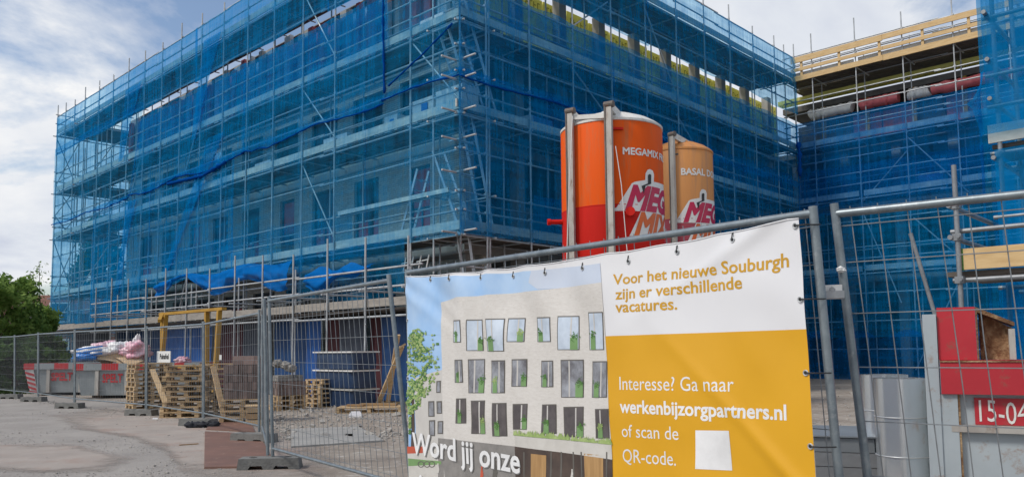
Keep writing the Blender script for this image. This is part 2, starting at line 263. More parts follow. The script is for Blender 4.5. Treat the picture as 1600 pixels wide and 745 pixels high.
# ------------------------------------------------------------------ mesh helpers
class MB:
    def __init__(s): s.v = []; s.f = []
    def add(s, vs, fs):
        o = len(s.v); s.v += [tuple(p) for p in vs]; s.f += [tuple(i + o for i in f) for f in fs]; return s
    def box(s, c, d, M=None):
        x, y, z = d[0] / 2, d[1] / 2, d[2] / 2
        P = [Vector((a * x, b * y, e * z)) for e in (-1, 1) for b in (-1, 1) for a in (-1, 1)]
        if M is not None: P = [M @ p for p in P]
        c = Vector(c); return s.add([p + c for p in P], [(0, 2, 3, 1), (4, 5, 7, 6), (0, 1, 5, 4), (2, 6, 7, 3), (0, 4, 6, 2), (1, 3, 7, 5)])
    def bx(s, x0, x1, y0, y1, z0, z1): return s.box(((x0 + x1) / 2, (y0 + y1) / 2, (z0 + z1) / 2), (x1 - x0, y1 - y0, z1 - z0))
    def bar(s, a, b, w, h, up=(0, 0, 1)):
        a, b = Vector(a), Vector(b); d = (b - a); ln = d.length; d.normalize(); up = Vector(up)
        if abs(d.dot(up)) > 0.98: up = Vector((1, 0, 0))
        sx = d.cross(up).normalized(); sz = sx.cross(d)
        return s.box((a + b) / 2, (w, ln, h), Matrix((sx, d, sz)).transposed())
    def tube(s, pts, r, n=8, cap=True):
        pts = [Vector(p) for p in pts]; rs = r if isinstance(r, (list, tuple)) else [r] * len(pts)
        o = len(s.v); ref = None
        for i, p in enumerate(pts):
            d = (pts[min(i + 1, len(pts) - 1)] - pts[max(i - 1, 0)]).normalized()
            if ref is None: ref = Vector((1, 0, 0)) if abs(d.x) < 0.9 else Vector((0, 1, 0))
            a = (ref - d * ref.dot(d)).normalized(); b = d.cross(a); ref = a
            for k in range(n):
                t = 2 * math.pi * k / n; s.v.append(tuple(p + (a * math.cos(t) + b * math.sin(t)) * rs[i]))
        for i in range(len(pts) - 1):
            for k in range(n):
                k2 = (k + 1) % n; s.f.append((o + i * n + k, o + i * n + k2, o + (i + 1) * n + k2, o + (i + 1) * n + k))
        if cap: s.f.append(tuple(o + k for k in reversed(range(n)))); s.f.append(tuple(o + (len(pts) - 1) * n + k for k in range(n)))
        return s
    def grid(s, fn, nu, nv):
        o = len(s.v)
        for j in range(nv + 1):
            for i in range(nu + 1): s.v.append(tuple(fn(i / nu, j / nv)))
        for j in range(nv):
            for i in range(nu):
                a = o + j * (nu + 1) + i; s.f.append((a, a + 1, a + nu + 2, a + nu + 1))
        return s
    def prism(s, poly, z0, z1):
        n = len(poly)
        return s.add([(x, y, z0) for x, y in poly] + [(x, y, z1) for x, y in poly],
                     [tuple(reversed(range(n))), tuple(range(n, 2 * n))] + [(i, (i + 1) % n, n + (i + 1) % n, n + i) for i in range(n)])
    def lathe(s, prof, n=40, a0=0, a1=2 * math.pi, c=(0, 0)):
        closed = abs(a1 - a0 - 2 * math.pi) < 1e-6; o = len(s.v); m = n if closed else n + 1
        for r, z in prof:
            for k in range(m):
                t = a0 + (a1 - a0) * k / n; s.v.append((c[0] + r * math.cos(t), c[1] + r * math.sin(t), z))
        for i in range(len(prof) - 1):
            for k in range(n):
                k2 = (k + 1) % m; s.f.append((o + i * m + k, o + i * m + k2, o + (i + 1) * m + k2, o + (i + 1) * m + k))
        return s
    def mesh(s, name, mat, smooth=None):
        me = bpy.data.meshes.new(name); me.from_pydata(s.v, [], s.f); me.materials.append(MATS[mat])
        if smooth is not None:
            me.polygons.foreach_set('use_smooth', [True] * len(me.polygons))
            if smooth < 180: me.set_sharp_from_angle(angle=R_(smooth))
        me.update(); return me
    def build(s, name, mat, parent=None, smooth=None, loc=None, label=None, stuff=False):
        return link(name, s.mesh(name, mat, smooth), parent, loc, label, stuff)
def link(name, me, parent=None, loc=None, label=None, stuff=False):
    o = bpy.data.objects.new(name, me); COL.objects.link(o)
    if parent is not None: o.parent = parent
    if loc is not None: o.location = loc
    if label: o['label'] = label
    if stuff: o['kind'] = 'stuff'
    return o
def tag(o, label, cat, group=None):
    o['label'] = label; o['category'] = cat
    if group: o['group'] = group
    return o
def thing(name, label, cat, loc=(0, 0, 0), rz=0.0, group=None):
    o = bpy.data.objects.new(name, None); COL.objects.link(o); o.empty_display_size = 0.2
    o.location = loc; o.rotation_euler = (0, 0, rz); return tag(o, label, cat, group)
def sthing(name, label, cat, u=0.0, v=0.0, z=0.0, group=None): return thing(name, label, cat, site(u, v, z), PHI, group)
def structure(o): o['kind'] = 'structure'; return o
RODS = {}
def rod(name, a, b, r, mat, parent, n=8):        # straight round bar, mesh shared between bars of one length
    a, b = Vector(a), Vector(b); d = b - a; ln = round(d.length, 2); k = (r, ln, mat, n)
    if k not in RODS: RODS[k] = MB().tube([(0, 0, 0), (0, 0, ln)], r, n).mesh(name, mat, 50)
    o = link(name, RODS[k], parent, a); o.rotation_mode = 'QUATERNION'; o.rotation_quaternion = d.to_track_quat('Z', 'Y'); return o
def blob(c, rad, seed, amp=0.3, freq=1.4, nu=22, nv=14, flat=None):
    m = MB(); c = Vector(c)
    def fn(a, b):
        th, ph = a * 2 * math.pi, (b - 0.5) * math.pi
        d = Vector((math.cos(ph) * math.cos(th), math.cos(ph) * math.sin(th), math.sin(ph)))
        k = 1 + amp * (mnoise.noise(d * freq + Vector((seed * 3.1, seed, 0))) + 0.5 * mnoise.noise(d * freq * 2.7 + Vector((seed, seed * 2, 5))) + 0.35 * abs(mnoise.noise(d * freq * 5.5 + Vector((seed, 1, 8)))))
        p = Vector((d.x * rad[0], d.y * rad[1], d.z * rad[2])) * k
        if flat is not None and p.z < flat: p.z = flat
        return c + p
    return m.grid(fn, nu, nv)
def text_geo(s, bold=0.0, cut=0.0, shear=0.0):
    cu = bpy.data.curves.new('lettering', 'FONT'); cu.body = s; cu.resolution_u = 3; cu.shear = shear
    ob = bpy.data.objects.new('lettering', cu); me = bpy.data.meshes.new_from_object(ob)
    bm = bmesh.new(); bm.from_mesh(me); bmesh.ops.remove_doubles(bm, verts=bm.verts, dist=.002); bmesh.ops.triangulate(bm, faces=bm.faces)
    if bold:                                  # thicken every stroke by moving the outline outwards
        acc = {}
        for e in bm.edges:
            if len(e.link_faces) != 1: continue
            a, b = e.verts; d = b.co - a.co; nn = Vector((d.y, -d.x, 0)).normalized()
            if nn.dot(e.link_faces[0].calc_center_median() - a.co) > 0: nn = -nn
            for v in e.verts: acc.setdefault(v, []).append(nn)
        mv = {}
        for v, ns in acc.items():
            q = sum(ns, Vector()); k = q.length
            if k > 1e-4: q = q / k; mv[v] = q * bold * min(1.8, 1 / max(.35, q.dot(ns[0])))
        for v, q in mv.items(): v.co += q
    if cut:
        for _ in range(3):
            es = [e for e in bm.edges if e.calc_length() > cut]
            if not es: break
            bmesh.ops.subdivide_edges(bm, edges=es, cuts=1)
            bmesh.ops.triangulate(bm, faces=bm.faces)
    bm.verts.ensure_lookup_table(); vs = [(v.co.x, v.co.y) for v in bm.verts]; fs = [tuple(v.index for v in f.verts) for f in bm.faces]
    bm.free(); bpy.data.objects.remove(ob); bpy.data.meshes.remove(me); bpy.data.curves.remove(cu)
    xs = [p[0] for p in vs]; return vs, fs, min(xs), max(xs)
ORD = ['first', 'second', 'third', 'fourth', 'fifth', 'sixth', 'seventh', 'eighth', 'ninth', 'tenth', 'eleventh', 'twelfth', 'thirteenth', 'fourteenth']

# ------------------------------------------------------------------ ground
g = MB()
gx = [-900, -300, -120, -60, -40] + [x for x in range(-30, 31, 2)] + [40, 60, 120, 300, 900]
gy = [-300, -100, -40] + [y for y in range(-20, 61, 2)] + [80, 120, 300, 900]
nx, ny = len(gx), len(gy)
g.v = [(x, y, 0.0) for y in gy for x in gx]
g.f = [(j * nx + i, j * nx + i + 1, (j + 1) * nx + i + 1, (j + 1) * nx + i) for j in range(ny - 1) for i in range(nx - 1)]
structure(g.build('ground', 'asphalt'))
def sheet(name, poly, z, mat, seed=0, wob=0.25, n=24, smooth_=False):
    pts = []
    for i in range(len(poly)):
        a, b = Vector(poly[i]), Vector(poly[(i + 1) % len(poly)])
        for k in range(n):
            z0_, z3_ = Vector(poly[i - 1]), Vector(poly[(i + 2) % len(poly)]); f = k / n
            p = 0.5 * ((2 * a) + (b - z0_) * f + (2 * z0_ - 5 * a + 4 * b - z3_) * f * f + (3 * a - z0_ - 3 * b + z3_) * f ** 3) if smooth_ else a.lerp(b, f); w = mnoise.noise(Vector((p.x * 0.9 + seed, p.y * 0.9, seed))) * wob
            nrm = Vector((-(b - a).y, (b - a).x)).normalized(); p = p + nrm * w; pts.append((p.x, p.y, z))
    return MB().add(pts, [tuple(range(len(pts)))]).build(name, mat)
def fade_mat(name):
    # the dust thins out to nothing at its rim
    m = MATS[name]; n = m.node_tree.nodes; l = m.node_tree.links; o = [q for q in n if q.type == 'OUTPUT_MATERIAL'][0]; b = [q for q in n if q.type == 'BSDF_PRINCIPLED'][0]
    a = n.new('ShaderNodeAttribute'); a.attribute_name = 'fade'; t = n.new('ShaderNodeTexNoise'); t.inputs['Scale'].default_value = 2.2; t.inputs['Detail'].default_value = 8; t.inputs['Roughness'].default_value = .72
    l.new(n.new('ShaderNodeNewGeometry').outputs['Position'], t.inputs['Vector'])
    ad = n.new('ShaderNodeMath'); ad.operation = 'ADD'; l.new(a.outputs['Fac'], ad.inputs[0]); l.new(t.outputs['Fac'], ad.inputs[1])
    mr = n.new('ShaderNodeMapRange'); mr.inputs['From Min'].default_value = .72; mr.inputs['From Max'].default_value = 1.25; l.new(ad.outputs[0], mr.inputs['Value'])
    tr = n.new('ShaderNodeBsdfTransparent'); mx = n.new('ShaderNodeMixShader'); l.new(mr.outputs[0], mx.inputs[0]); l.new(tr.outputs[0], mx.inputs[1]); l.new(b.outputs[0], mx.inputs[2]); l.new(mx.outputs[0], o.inputs[0])
def fading_sheet(name, pix, z, mat):
    P = [Vector(xy(G(*q))) for q in pix]; c = sum(P, Vector((0, 0))) / len(P); n = len(P); vs, fa = [], []
    for k, f in ((1.0, 0.0), (.72, .55), (.4, 1.0)):
        for q in P: vs.append((*(c + (q - c) * k), z)); fa.append(f)
    vs.append((c.x, c.y, z)); fa.append(1.0)
    fs = [(r * n + i, r * n + (i + 1) % n, (r + 1) * n + (i + 1) % n, (r + 1) * n + i) for r in range(2) for i in range(n)] + [(2 * n + i, 2 * n + (i + 1) % n, 3 * n) for i in range(n)]
    o = MB().add(vs, fs).build(name, mat); at_ = o.data.attributes.new('fade', 'FLOAT', 'POINT'); at_.data.foreach_set('value', fa); return structure(o)
def xy(v): return (v.x, v.y)
structure(sheet('site_ground', [(-3.6, 10.2), (0.3, 5.6), (3.0, 2.2), (16, 4), (19, 20), xy(site(22, -4)), xy(site(22, 2)), xy(site(2, 2)), xy(site(2, 30)), (-24, 36), (-10, 21.2), (-6.2, 16.8)], 0.004, 'dirt', 1))
fade_mat('dust_patch')
fading_sheet('dusty_ground', [(290, 760), (430, 790), (620, 800), (560, 700), (470, 672), (400, 655), (290, 645), (150, 632), (60, 645), (90, 668), (190, 685), (250, 710)], 0.008, 'dust_patch')
fading_sheet('sandy_ground', [(-80, 735), (60, 745), (190, 740), (230, 715), (120, 690), (-60, 690)], 0.010, 'dust_patch')

# rusty steel road plate lying by the fence corner
def flat_slab(name, pix, z0, z1, mat, label, cat):
    P = [G(*p) for p in pix]; c = sum(P, Vector()) / len(P)
    return tag(MB().prism([(p.x - c.x, p.y - c.y) for p in P], z0, z1).build(name, mat, loc=(c.x, c.y, 0)), label, cat)
flat_slab('road_plate', [(319, 733), (432, 731), (404, 680), (320, 676)], 0.0, 0.032, 'road_plate', 'large reddish brown steel road plate lying at the fence corner', 'steel plate')
flat_slab('road_plate', [(322, 672), (398, 676), (392, 662), (330, 660)], 0.0, 0.03, 'road_plate', 'smaller dusty brown plate just behind the large steel road plate', 'steel plate')
flat_slab('floor_board', [(455, 700), (600, 690), (560, 668), (455, 672)], 0.004, 0.03, 'concrete', 'pale dusty board lying flat behind the bare fence panel', 'board')

JB0 = [Vector(((a - 800) / 1249 * b, b, 0)) for a, b in ((-20, 27.4), (23, 25.0), (60, 23.4), (117, 20.4), (229, 17.8), (318, 15.2), (406, 12.45))]
# rubble strewn over the site ground
rb = MB(); r2 = random.Random(3)
for i in range(1400):
    if r2.random() < 0.72: p = G(r2.uniform(425, 640), r2.uniform(622, 690))
    else: p = G(r2.uniform(640, 1460), r2.uniform(600, 690))
    s_ = r2.uniform(0.01, 0.032) * (1 + 1.6 * (r2.random() < 0.08))
    rb.box((p.x, p.y, 0.004 + s_ * 0.3), (s_ * r2.uniform(0.7, 2), s_ * r2.uniform(0.7, 2), s_ * 0.8), Matrix.Rotation(r2.uniform(0, 6), 3, Vector((r2.random(), r2.random(), 1)).normalized()))
rb.build('rubble', 'rubble', stuff=True)
rb = MB()
for i in range(3200):
    p = G(r2.uniform(-20, 430), 640 + 118 * r2.random() ** 1.3); s_ = r2.uniform(0.003, 0.010) * (1 + (r2.random() < .04) * 1.2)
    if mnoise.noise(Vector((p.x * .7, p.y * .7, 3))) < -.12: continue
    rb.box((p.x, p.y, s_ * 0.3 + .004), (s_ * r2.uniform(0.7, 2), s_ * r2.uniform(0.7, 2), s_ * 0.8), Matrix.Rotation(r2.uniform(0, 6), 3, 'Z'))
for i in range(500):
    q = r2.random(); k = min(5, int(q * 6)); a_, b_ = JB0[k], JB0[k + 1]; f = q * 6 - k; p = a_.lerp(b_, f); s_ = r2.uniform(.006, .022)
    rb.box((p.x + r2.gauss(0, .18), p.y + r2.gauss(.1, .25), s_ * .3 + .004), (s_ * r2.uniform(.7, 2.5), s_ * r2.uniform(.7, 2), s_ * .7), Matrix.Rotation(r2.uniform(0, 6), 3, 'Z'))
rb.build('gravel', 'rubble', stuff=True)

# ------------------------------------------------------------------ building under construction (site frame: u right-far, v left-far)
H = CH; D0, D1, D2, D3, D4, RT = 2.45, 3.036 + H, 6.167 + H, 8.636 + H, 11.789 + H, 12.775 + H
LE, RL = 32.1, 20.1
bld = sthing('apartment_building', 'large unfinished apartment building of pale brick and concrete behind the blue scaffold nets', 'building', .3, .3)
def wall_l(z0, z1, wins, wz0, wz1, mat, v0=1.5, v1=26.5, u=1.5, th=0.3):
    m = MB(); prev = v0
    for a, b in wins:
        m.bx(u, u + th, prev, a, z0, z1); m.bx(u, u + th, a, b, z0, wz0); m.bx(u, u + th, a, b, wz1, z1); prev = b
    m.bx(u, u + th, prev, v1, z0, z1); return m.build('wall', mat, bld)
def window(u, a, b, z0, z1, fill, split=None, fill2=None):
    fr = MB(); w = 0.07; d = 0.1
    fr.bx(u, u + d, a, a + w, z0, z1); fr.bx(u, u + d, b - w, b, z0, z1); fr.bx(u, u + d, a + w, b - w, z0, z0 + w); fr.bx(u, u + d, a + w, b - w, z1 - w, z1)
    zm = z0 + (z1 - z0) * (split or 0.5)
    fr.bx(u + .002, u + d - .002, a + w, b - w, zm - 0.03, zm + 0.03); vm = (a + b) / 2; fr.bx(u + .004, u + d - .004, vm - 0.025, vm + 0.025, z0 + w, zm - 0.03)
    f = fr.build('window', 'window_frame', bld)
    MB().bx(u + 0.04, u + 0.06, a + w, b - w, z0 + w, zm - 0.03).build('pane', fill, f)
    MB().bx(u + 0.04, u + 0.06, a + w, b - w, zm + 0.03, z1 - w).build('pane', fill2 or 'glass_dark', f)
    return f
rb_ = random.Random(11)
vw = [3.0 + 2.55 * i for i in range(9)]
# ground floor: brick piers between dark openings
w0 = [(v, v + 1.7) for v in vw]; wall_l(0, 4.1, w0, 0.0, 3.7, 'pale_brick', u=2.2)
for i, (a, b) in enumerate(w0): window(2.3, a, b, 2.45, 3.7, ['interior_shade', 'curtain_blue', 'red_panel'][i % 3] if i % 2 else 'interior_shade', 0.6, 'interior_shade')
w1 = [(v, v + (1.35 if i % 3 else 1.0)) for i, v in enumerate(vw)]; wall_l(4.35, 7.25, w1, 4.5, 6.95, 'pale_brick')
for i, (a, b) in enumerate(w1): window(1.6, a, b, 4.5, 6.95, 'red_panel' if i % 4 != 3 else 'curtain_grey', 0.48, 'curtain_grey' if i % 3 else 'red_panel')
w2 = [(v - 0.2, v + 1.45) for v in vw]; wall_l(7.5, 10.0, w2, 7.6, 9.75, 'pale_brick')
for i, (a, b) in enumerate(w2): window(1.6, a, b, 7.6, 9.75, 'white_foil' if i % 3 == 1 else 'curtain_grey', 0.4, 'interior_shade' if i % 2 else 'curtain_grey')
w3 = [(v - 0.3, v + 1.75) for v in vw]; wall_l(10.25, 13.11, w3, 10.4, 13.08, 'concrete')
for i, (a, b) in enumerate(w3): window(1.6, a, b, 10.4, 13.08, 'pink_foil' if i % 3 != 1 else 'white_foil', 0.965, 'interior_shade' if i % 3 else 'glass_dark')
# white and pink insulation slabs standing in the top storey openings
for i in range(34):
    v = 2.0 + i * 0.72 + rb_.uniform(-.1, .1); h = rb_.uniform(2.45, 2.86)
    MB().bx(1.28, 1.44, v, v + rb_.uniform(0.15, 0.42), 10.25, 10.25 + h).build('insulation_slab', ['white_foil', 'pink_foil', 'pink_foil', 'toe_wood'][i % 4], bld)
# end wall, slabs, columns of the other two wings
MB().bx(1.8, 14, 26.2, 26.5, 0, 12.75).build('wall', 'pale_brick', bld)
for z in (4.1, 7.25, 10.0):
    MB().bx(1.4, 14, 1.4, 26.45, z, z + 0.25).build('floor_slab', 'concrete', bld)
    MB().bx(14.002, 34, 1.4, 9, z, z + 0.25).build('floor_slab', 'concrete', bld)
    MB().bx(21.5, 34, -16, 1.398, z, z + 0.25).build('floor_slab', 'concrete', bld)
MB().bx(2.6, 14, 4.6, 26.4, 12.76, 13.0).build('roof_slab', 'concrete', bld)
MB().bx(21.35, 34, -16, 1.0, 12.12, 12.38).build('roof_slab', 'concrete_dark', bld)
MB().bx(21.3, 21.8, -16, 1.2, 12.58, 12.78).build('roof_insulation', 'yellow_board', bld)
for k in range(10):
    u = 1.6 + k * 2.15
    for z0, z1 in ((0, 4.1), (4.35, 7.25), (7.5, 10.0), (10.25, 13.05)): MB().bx(u, u + 0.36, 1.55, 1.85, z0, z1).build('column', 'concrete', bld)
for z0, z1 in ((0, 4.1), (4.35, 7.25), (7.5, 10.0)):
    MB().bx(1.6, 33, 6.0, 6.2, z0, z1).build('inner_wall', 'interior_shade', bld)
    MB().bx(25.5, 25.7, -16, 5.9, z0, z1).build('inner_wall', 'interior_shade', bld)
    for k in range(12):
        if rb_.random() < 0.6:
            u = 2.3 + k * 1.6; MB().bx(u, u + rb_.uniform(.5, 1.1), 3.0, 3.15, z0, z0 + rb_.uniform(1.1, 2.6)).build('partition', rb_.choice(['concrete_dark', 'curtain_grey', 'concrete', 'red_panel']), bld)
MB().bx(25.5, 25.7, -16, 1, 10.25, 12.3).build('inner_wall', 'interior_shade', bld)
# yellow insulation boards of the set back top storey
for k in range(17):
    u = 1.9 + k * 1.23
    b = MB().bx(u, u + 1.16, 1.98, 2.06, 10.25, 12.93 + 0.07 * (k % 3 == 1)).build('insulation_board', 'yellow_board', bld)
    mk = MB()
    for j in range(5):
        x = u + 0.16 + j * 0.19; zt = 12.78
        mk.bx(x, x + 0.03, 1.97, 1.98, zt - 0.2, zt); mk.bx(x + 0.04, x + 0.12, 1.97, 1.98, zt - 0.02 - 0.09 * (j % 2), zt + 0.01 - 0.09 * (j % 2))
    mk.build('board_print', 'board_print', b)
for k in range(12):
    v = 0.4 - k * 1.25
    MB().bx(21.6, 21.75, v - 1.2, v, 10.25, 11.44).build('parapet_panel', 'pink_foil' if k in (2, 3, 5, 6) else 'concrete_dark', bld)
for k in range(7):
    v = -0.9 - k * 1.9; MB().bx(21.3, 21.45, v - 0.09, v + 0.09, 10.3, 12.1).build('timber_post', 'ochre', bld)
for k in range(8):
    v = 0.8 - k * 2.2
    for z0, z1 in ((0, 4.1), (4.35, 7.25), (7.5, 10.0)): MB().bx(21.7, 22.0, v - 0.36, v, z0, z1).build('column', 'concrete', bld)

# ------------------------------------------------------------------ scaffolds
TR = 0.027
VL = [0, 2.0] + [25.93 - 1.842 * i for i in range(13)][::-1][1:] + [27.9, 29.4, 30.8, LE]; VL[1:1] = []
VL = sorted(set(round(x, 3) for x in VL if not 0 < x < 1.6))
UR = [0, 0.95] + [2.66 + 1.94 * i for i in range(9)] + [RL]
def P3(axis, a, o, z):     # axis 'L': runs along v, o is u;  'R': runs along u, o is v
    return (o, a, z) if axis == 'L' else (a, o, z)
def long_rods(name, axis, a0, a1, o, z, parent, seg=6.2, r=TR, mat='galv_tube'):
    n = max(1, round(abs(a1 - a0) / seg)); st = (a1 - a0) / n
    for i in range(n):
        j = 0.02 * ((i % 2) * 2 - 1); rod(name, P3(axis, a0 + i * st - 0.12, o, z + j), P3(axis, a0 + (i + 1) * st + 0.12, o, z + j), r, mat, parent)
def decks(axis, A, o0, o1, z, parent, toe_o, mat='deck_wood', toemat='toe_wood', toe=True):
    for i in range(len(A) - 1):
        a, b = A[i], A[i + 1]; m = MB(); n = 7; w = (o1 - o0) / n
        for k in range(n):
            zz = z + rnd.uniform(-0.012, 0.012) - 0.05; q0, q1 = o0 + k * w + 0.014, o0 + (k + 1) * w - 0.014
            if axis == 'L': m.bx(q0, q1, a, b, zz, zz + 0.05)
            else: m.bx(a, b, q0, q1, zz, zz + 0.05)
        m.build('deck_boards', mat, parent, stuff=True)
    if toe:
        i = 0
        while i < len(A) - 1:
            j = min(i + 2, len(A) - 1); h = rnd.uniform(0.2, 0.24); zz = z + rnd.uniform(0, 0.03); a, b = A[i] + rnd.uniform(-.1, .1), A[j] + rnd.uniform(-.05, .15)
            t0, t1 = toe_o, toe_o + 0.04
            m = MB().bx(t0, t1, a, b, zz, zz + h) if axis == 'L' else MB().bx(a, b, t0, t1, zz, zz + h)
            m.build('toe_board', toemat, parent); i = j
def scaffold(name, label, axis, A, outer, inner, levels, ztop, rails, sgn=1, deckmat='deck_wood'):
    t = sthing(name, label, 'scaffold')
    for i, a in enumerate(A):
        rod('standard', P3(axis, a, outer, 0), P3(axis, a, outer, ztop + 0.3 * (i % 3) / 2 + 0.1), TR, 'galv_tube', t)
        rod('standard', P3(axis, a + 0.05, inner, 0), P3(axis, a + 0.05, inner, ztop - 0.75 + 0.2 * (i % 2)), TR, 'galv_tube', t)
    a0, a1 = min(A), max(A)
    for z in levels:
        for o in (outer, inner): long_rods('ledger', axis, a0, a1, o + 0.055 * sgn, z - 0.12, t)
        for a in A: rod('transom', P3(axis, a + 0.06, outer - 0.04 * sgn, z - 0.08), P3(axis, a + 0.06, inner + 0.55 * sgn, z - 0.08), TR, 'galv_tube', t)
        o0, o1 = sorted((outer + 0.09 * sgn, inner + (0.62 if axis == 'R' else 0.42) * sgn))
        decks(axis, A, o0, o1, z, t, outer + 0.05 * sgn - 0.02)
    cm = MB()
    for a in A:
        for z in [q - .12 for q in levels] + [q for q, o in rails if o == 'o']: cm.box(P3(axis, a + rnd.uniform(-.01, .01), outer + .028 * sgn, z), (.085, .085, .07))
    cm.build('couplers', 'galv_tube', t, stuff=True)
    for z, o in rails: long_rods('guard_rail', axis, a0, a1, (outer if o == 'o' else inner) + 0.055 * sgn, z, t)
    return t
def rl(levels, mids): return [(z + d, 'o') for z in levels for d in (0.52, 1.0)] + [(z, 'o') for z in mids] + [(z + 1.0, 'i') for z in levels]
scL = scaffold('scaffold', 'long left scaffold of steel tubes with four plank decks facing the fenced yard', 'L', VL, 0.0, 1.1, [D1, D2, D3, D4], 14.35,
               rl([D1, D2, D3, D4], [D0 - 0.1, 3.5, D1 + 2.1, D2 + 1.7, D3 + 2.1]))
scR = scaffold('scaffold', 'right scaffold of steel tubes running back from the corner behind the orange silos', 'R', UR, 0.0, 1.1, [D1, D2, D3, D4], 14.35,
               rl([D1, D2, D3, D4], [D0 - 0.1, 3.5, D1 + 2.1, D2 + 1.7, D3 + 2.1]))
VF = [0.45] + [-0.8 - 1.86 * i for i in range(7)]
scF = scaffold('scaffold', 'rear scaffold with bare timber guard boards along its top deck above the white rolls', 'L', VF, RL, RL + 1.1, [D1, D2, D3, D4], 14.75,
               rl([D1, D2, D3, D4], [1.2, D0 - 0.1, 3.5, D1 + 2.1, D2 + 1.7, D3 + 1.5, D3 + 2.1]))
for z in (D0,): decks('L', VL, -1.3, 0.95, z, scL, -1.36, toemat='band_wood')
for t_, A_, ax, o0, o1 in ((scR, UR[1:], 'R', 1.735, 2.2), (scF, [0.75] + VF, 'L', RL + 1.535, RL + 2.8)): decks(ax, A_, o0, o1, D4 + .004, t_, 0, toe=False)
# diagonal braces
for (va, vb) in ((7.55, 5.7),):
    for za, zb in ((D4 - .2, D3 + .35), (D3 - .25, D2 + .3), (D2 - .25, D1 + .3)): rod('brace', (0.075, va, za), (0.075, vb, zb), TR, 'galv_tube', scL)
rod('brace', (0.075, 2.0, D3 - .2), (0.075, 0.05, D2 + .2), TR, 'galv_tube', scL)
for v0 in (20.4, 15.0):
    for za, zb in ((D0, D1 + 1.8), (D2, D3 + .6)): rod('brace', (0.075, v0 + 1.84, za), (0.075, v0, zb), TR, 'galv_tube', scL)
for (ua, ub, za, zb) in ((4.6, 6.5, D3 - .2, D2 + 1.0), (10.4, 13.0, D2 + 2, D2 + .1), (12.4, 15, D2 + .4, D1 + .2), (8.5, 10.4, D4 - .2, D3 + .3), (6.5, 4.6, D3 + 2.4, D3 + 1.0)):
    rod('brace', (ua, 0.075, za), (ub, 0.075, zb), TR, 'galv_tube', scR)
for (va, vb, za, zb) in ((-4.5, -6.6, D3 - .3, D2 - .4), (-2.6, -4.0, D1 + 2.6, D0 + .6), (-4.6, -6.6, D1 + 2, D1 - .2), (-4.5, -2.7, D2 + 1.6, D2 - .2), (-6.2, -4.4, D0 + 1.5, .4)):
    rod('brace', (RL + 0.075, va, za), (RL + 0.075, vb, zb), TR, 'galv_tube', scF)
# end bays round the far left corner: cross braces, end decks
for z in (D0, D1, D2, D3, D4):
    for u in (0.06, 1.1, 2.9, 4.7): rod('transom', (u, 28.6, z - .1), (u, LE + .1, z - .1), TR, 'galv_tube', scL)
    for v in (28.7, LE): rod('ledger', (-0.2, v, z - .15), (6.6, v, z - .15), TR, 'galv_tube', scL)
    for d in (.55, 1.05): rod('guard_rail', (-0.1, LE, z + d), (6.6, LE, z + d), TR, 'galv_tube', scL)
    m = MB()
    for k in range(5): m.bx(1.2, 6.6, 28.9 + k * 0.63, 28.9 + k * 0.63 + 0.6, z - .05, z)
    if z > 3: m.build('deck_boards', 'deck_wood', scL, stuff=True)
for u in (1.1, 2.9, 4.7, 6.5):
    for v in (28.7, LE): rod('standard', (u, v, 0), (u, v, 14.3), TR, 'galv_tube', scL)
zs = [0.3, D0, D1, D2 - .2, D2 + 1.2, D3 + .4, D4 - .3]
for a, b in zip(zs[:-1], zs[1:]):
    rod('brace', (0.05, LE + .06, a), (1.1, LE + .06, b), TR, 'galv_tube', scL); rod('brace', (1.1, LE + .12, a), (0.05, LE + .12, b), TR, 'galv_tube', scL)
for a, b in ((D1, D2), (D2, D3), (D3, D4)): rod('brace', (1.1, LE, a), (2.9, LE, b), TR, 'galv_tube', scL)
for v in (27.9, 29.4, 30.8): rod('standard', (0.55, v, 0), (0.55, v, 12), TR, 'galv_tube', scL)
# short tubes poking out of the front corner
for z in (D2 + 1.25, D2 + .75, D1 + 2.3, D1 + 1.45, D2 - .1, D1 - .1):
    rod('putlog', (-0.55, 0.08, z), (0.55, 0.08, z), TR, 'galv_tube', scL); rod('putlog', (0.08, -0.5, z + .06), (0.08, 0.5, z + .06), TR, 'galv_tube', scR)
# timber guard boards on the rear scaffold
for z0, z1 in ((13.84, 14.08), (13.42, 13.58), (12.98, 13.22)):
    v = 0.1
    while v > -12:
        ln = 3.9; MB().bx(RL - 0.12, RL - 0.07, v - ln + .01, v, z0 + rnd.uniform(-.02, .02), z1).build('guard_board', 'new_timber', scF); v -= ln
for k in range(8): MB().bx(RL - .065, RL - .01, -0.4 - k * 1.65, -0.3 - k * 1.65, 13.0, 14.04).build('guard_post', 'new_timber', scF)

# low front stage with its own posts, unnetted
VS = [0.35 + 1.75 * i for i in range(13)]
stage = sthing('scaffold', 'low unnetted tube stage in front of the left scaffold at ground floor', 'scaffold', -1.4, 0)
for i, v in enumerate(VS):
    rod('standard', (0, v, 0), (0, v, 4.15 + 0.28 * ((i * 7) % 3) / 2), TR, 'galv_tube', stage)
    if i % 2: rod('standard', (0.5, v + .7, 0), (0.5, v + .7, 3.8), TR, 'galv_tube', stage)
for z in (D0 - .2, 2.98, 3.45): long_rods('ledger', 'L', 0.0, 21.9, 0.05, z, stage, 5.5)
for v in VS: rod('transom', (-0.15, v + .06, 2.9), (1.4, v + .06, 2.9), TR, 'galv_tube', stage)

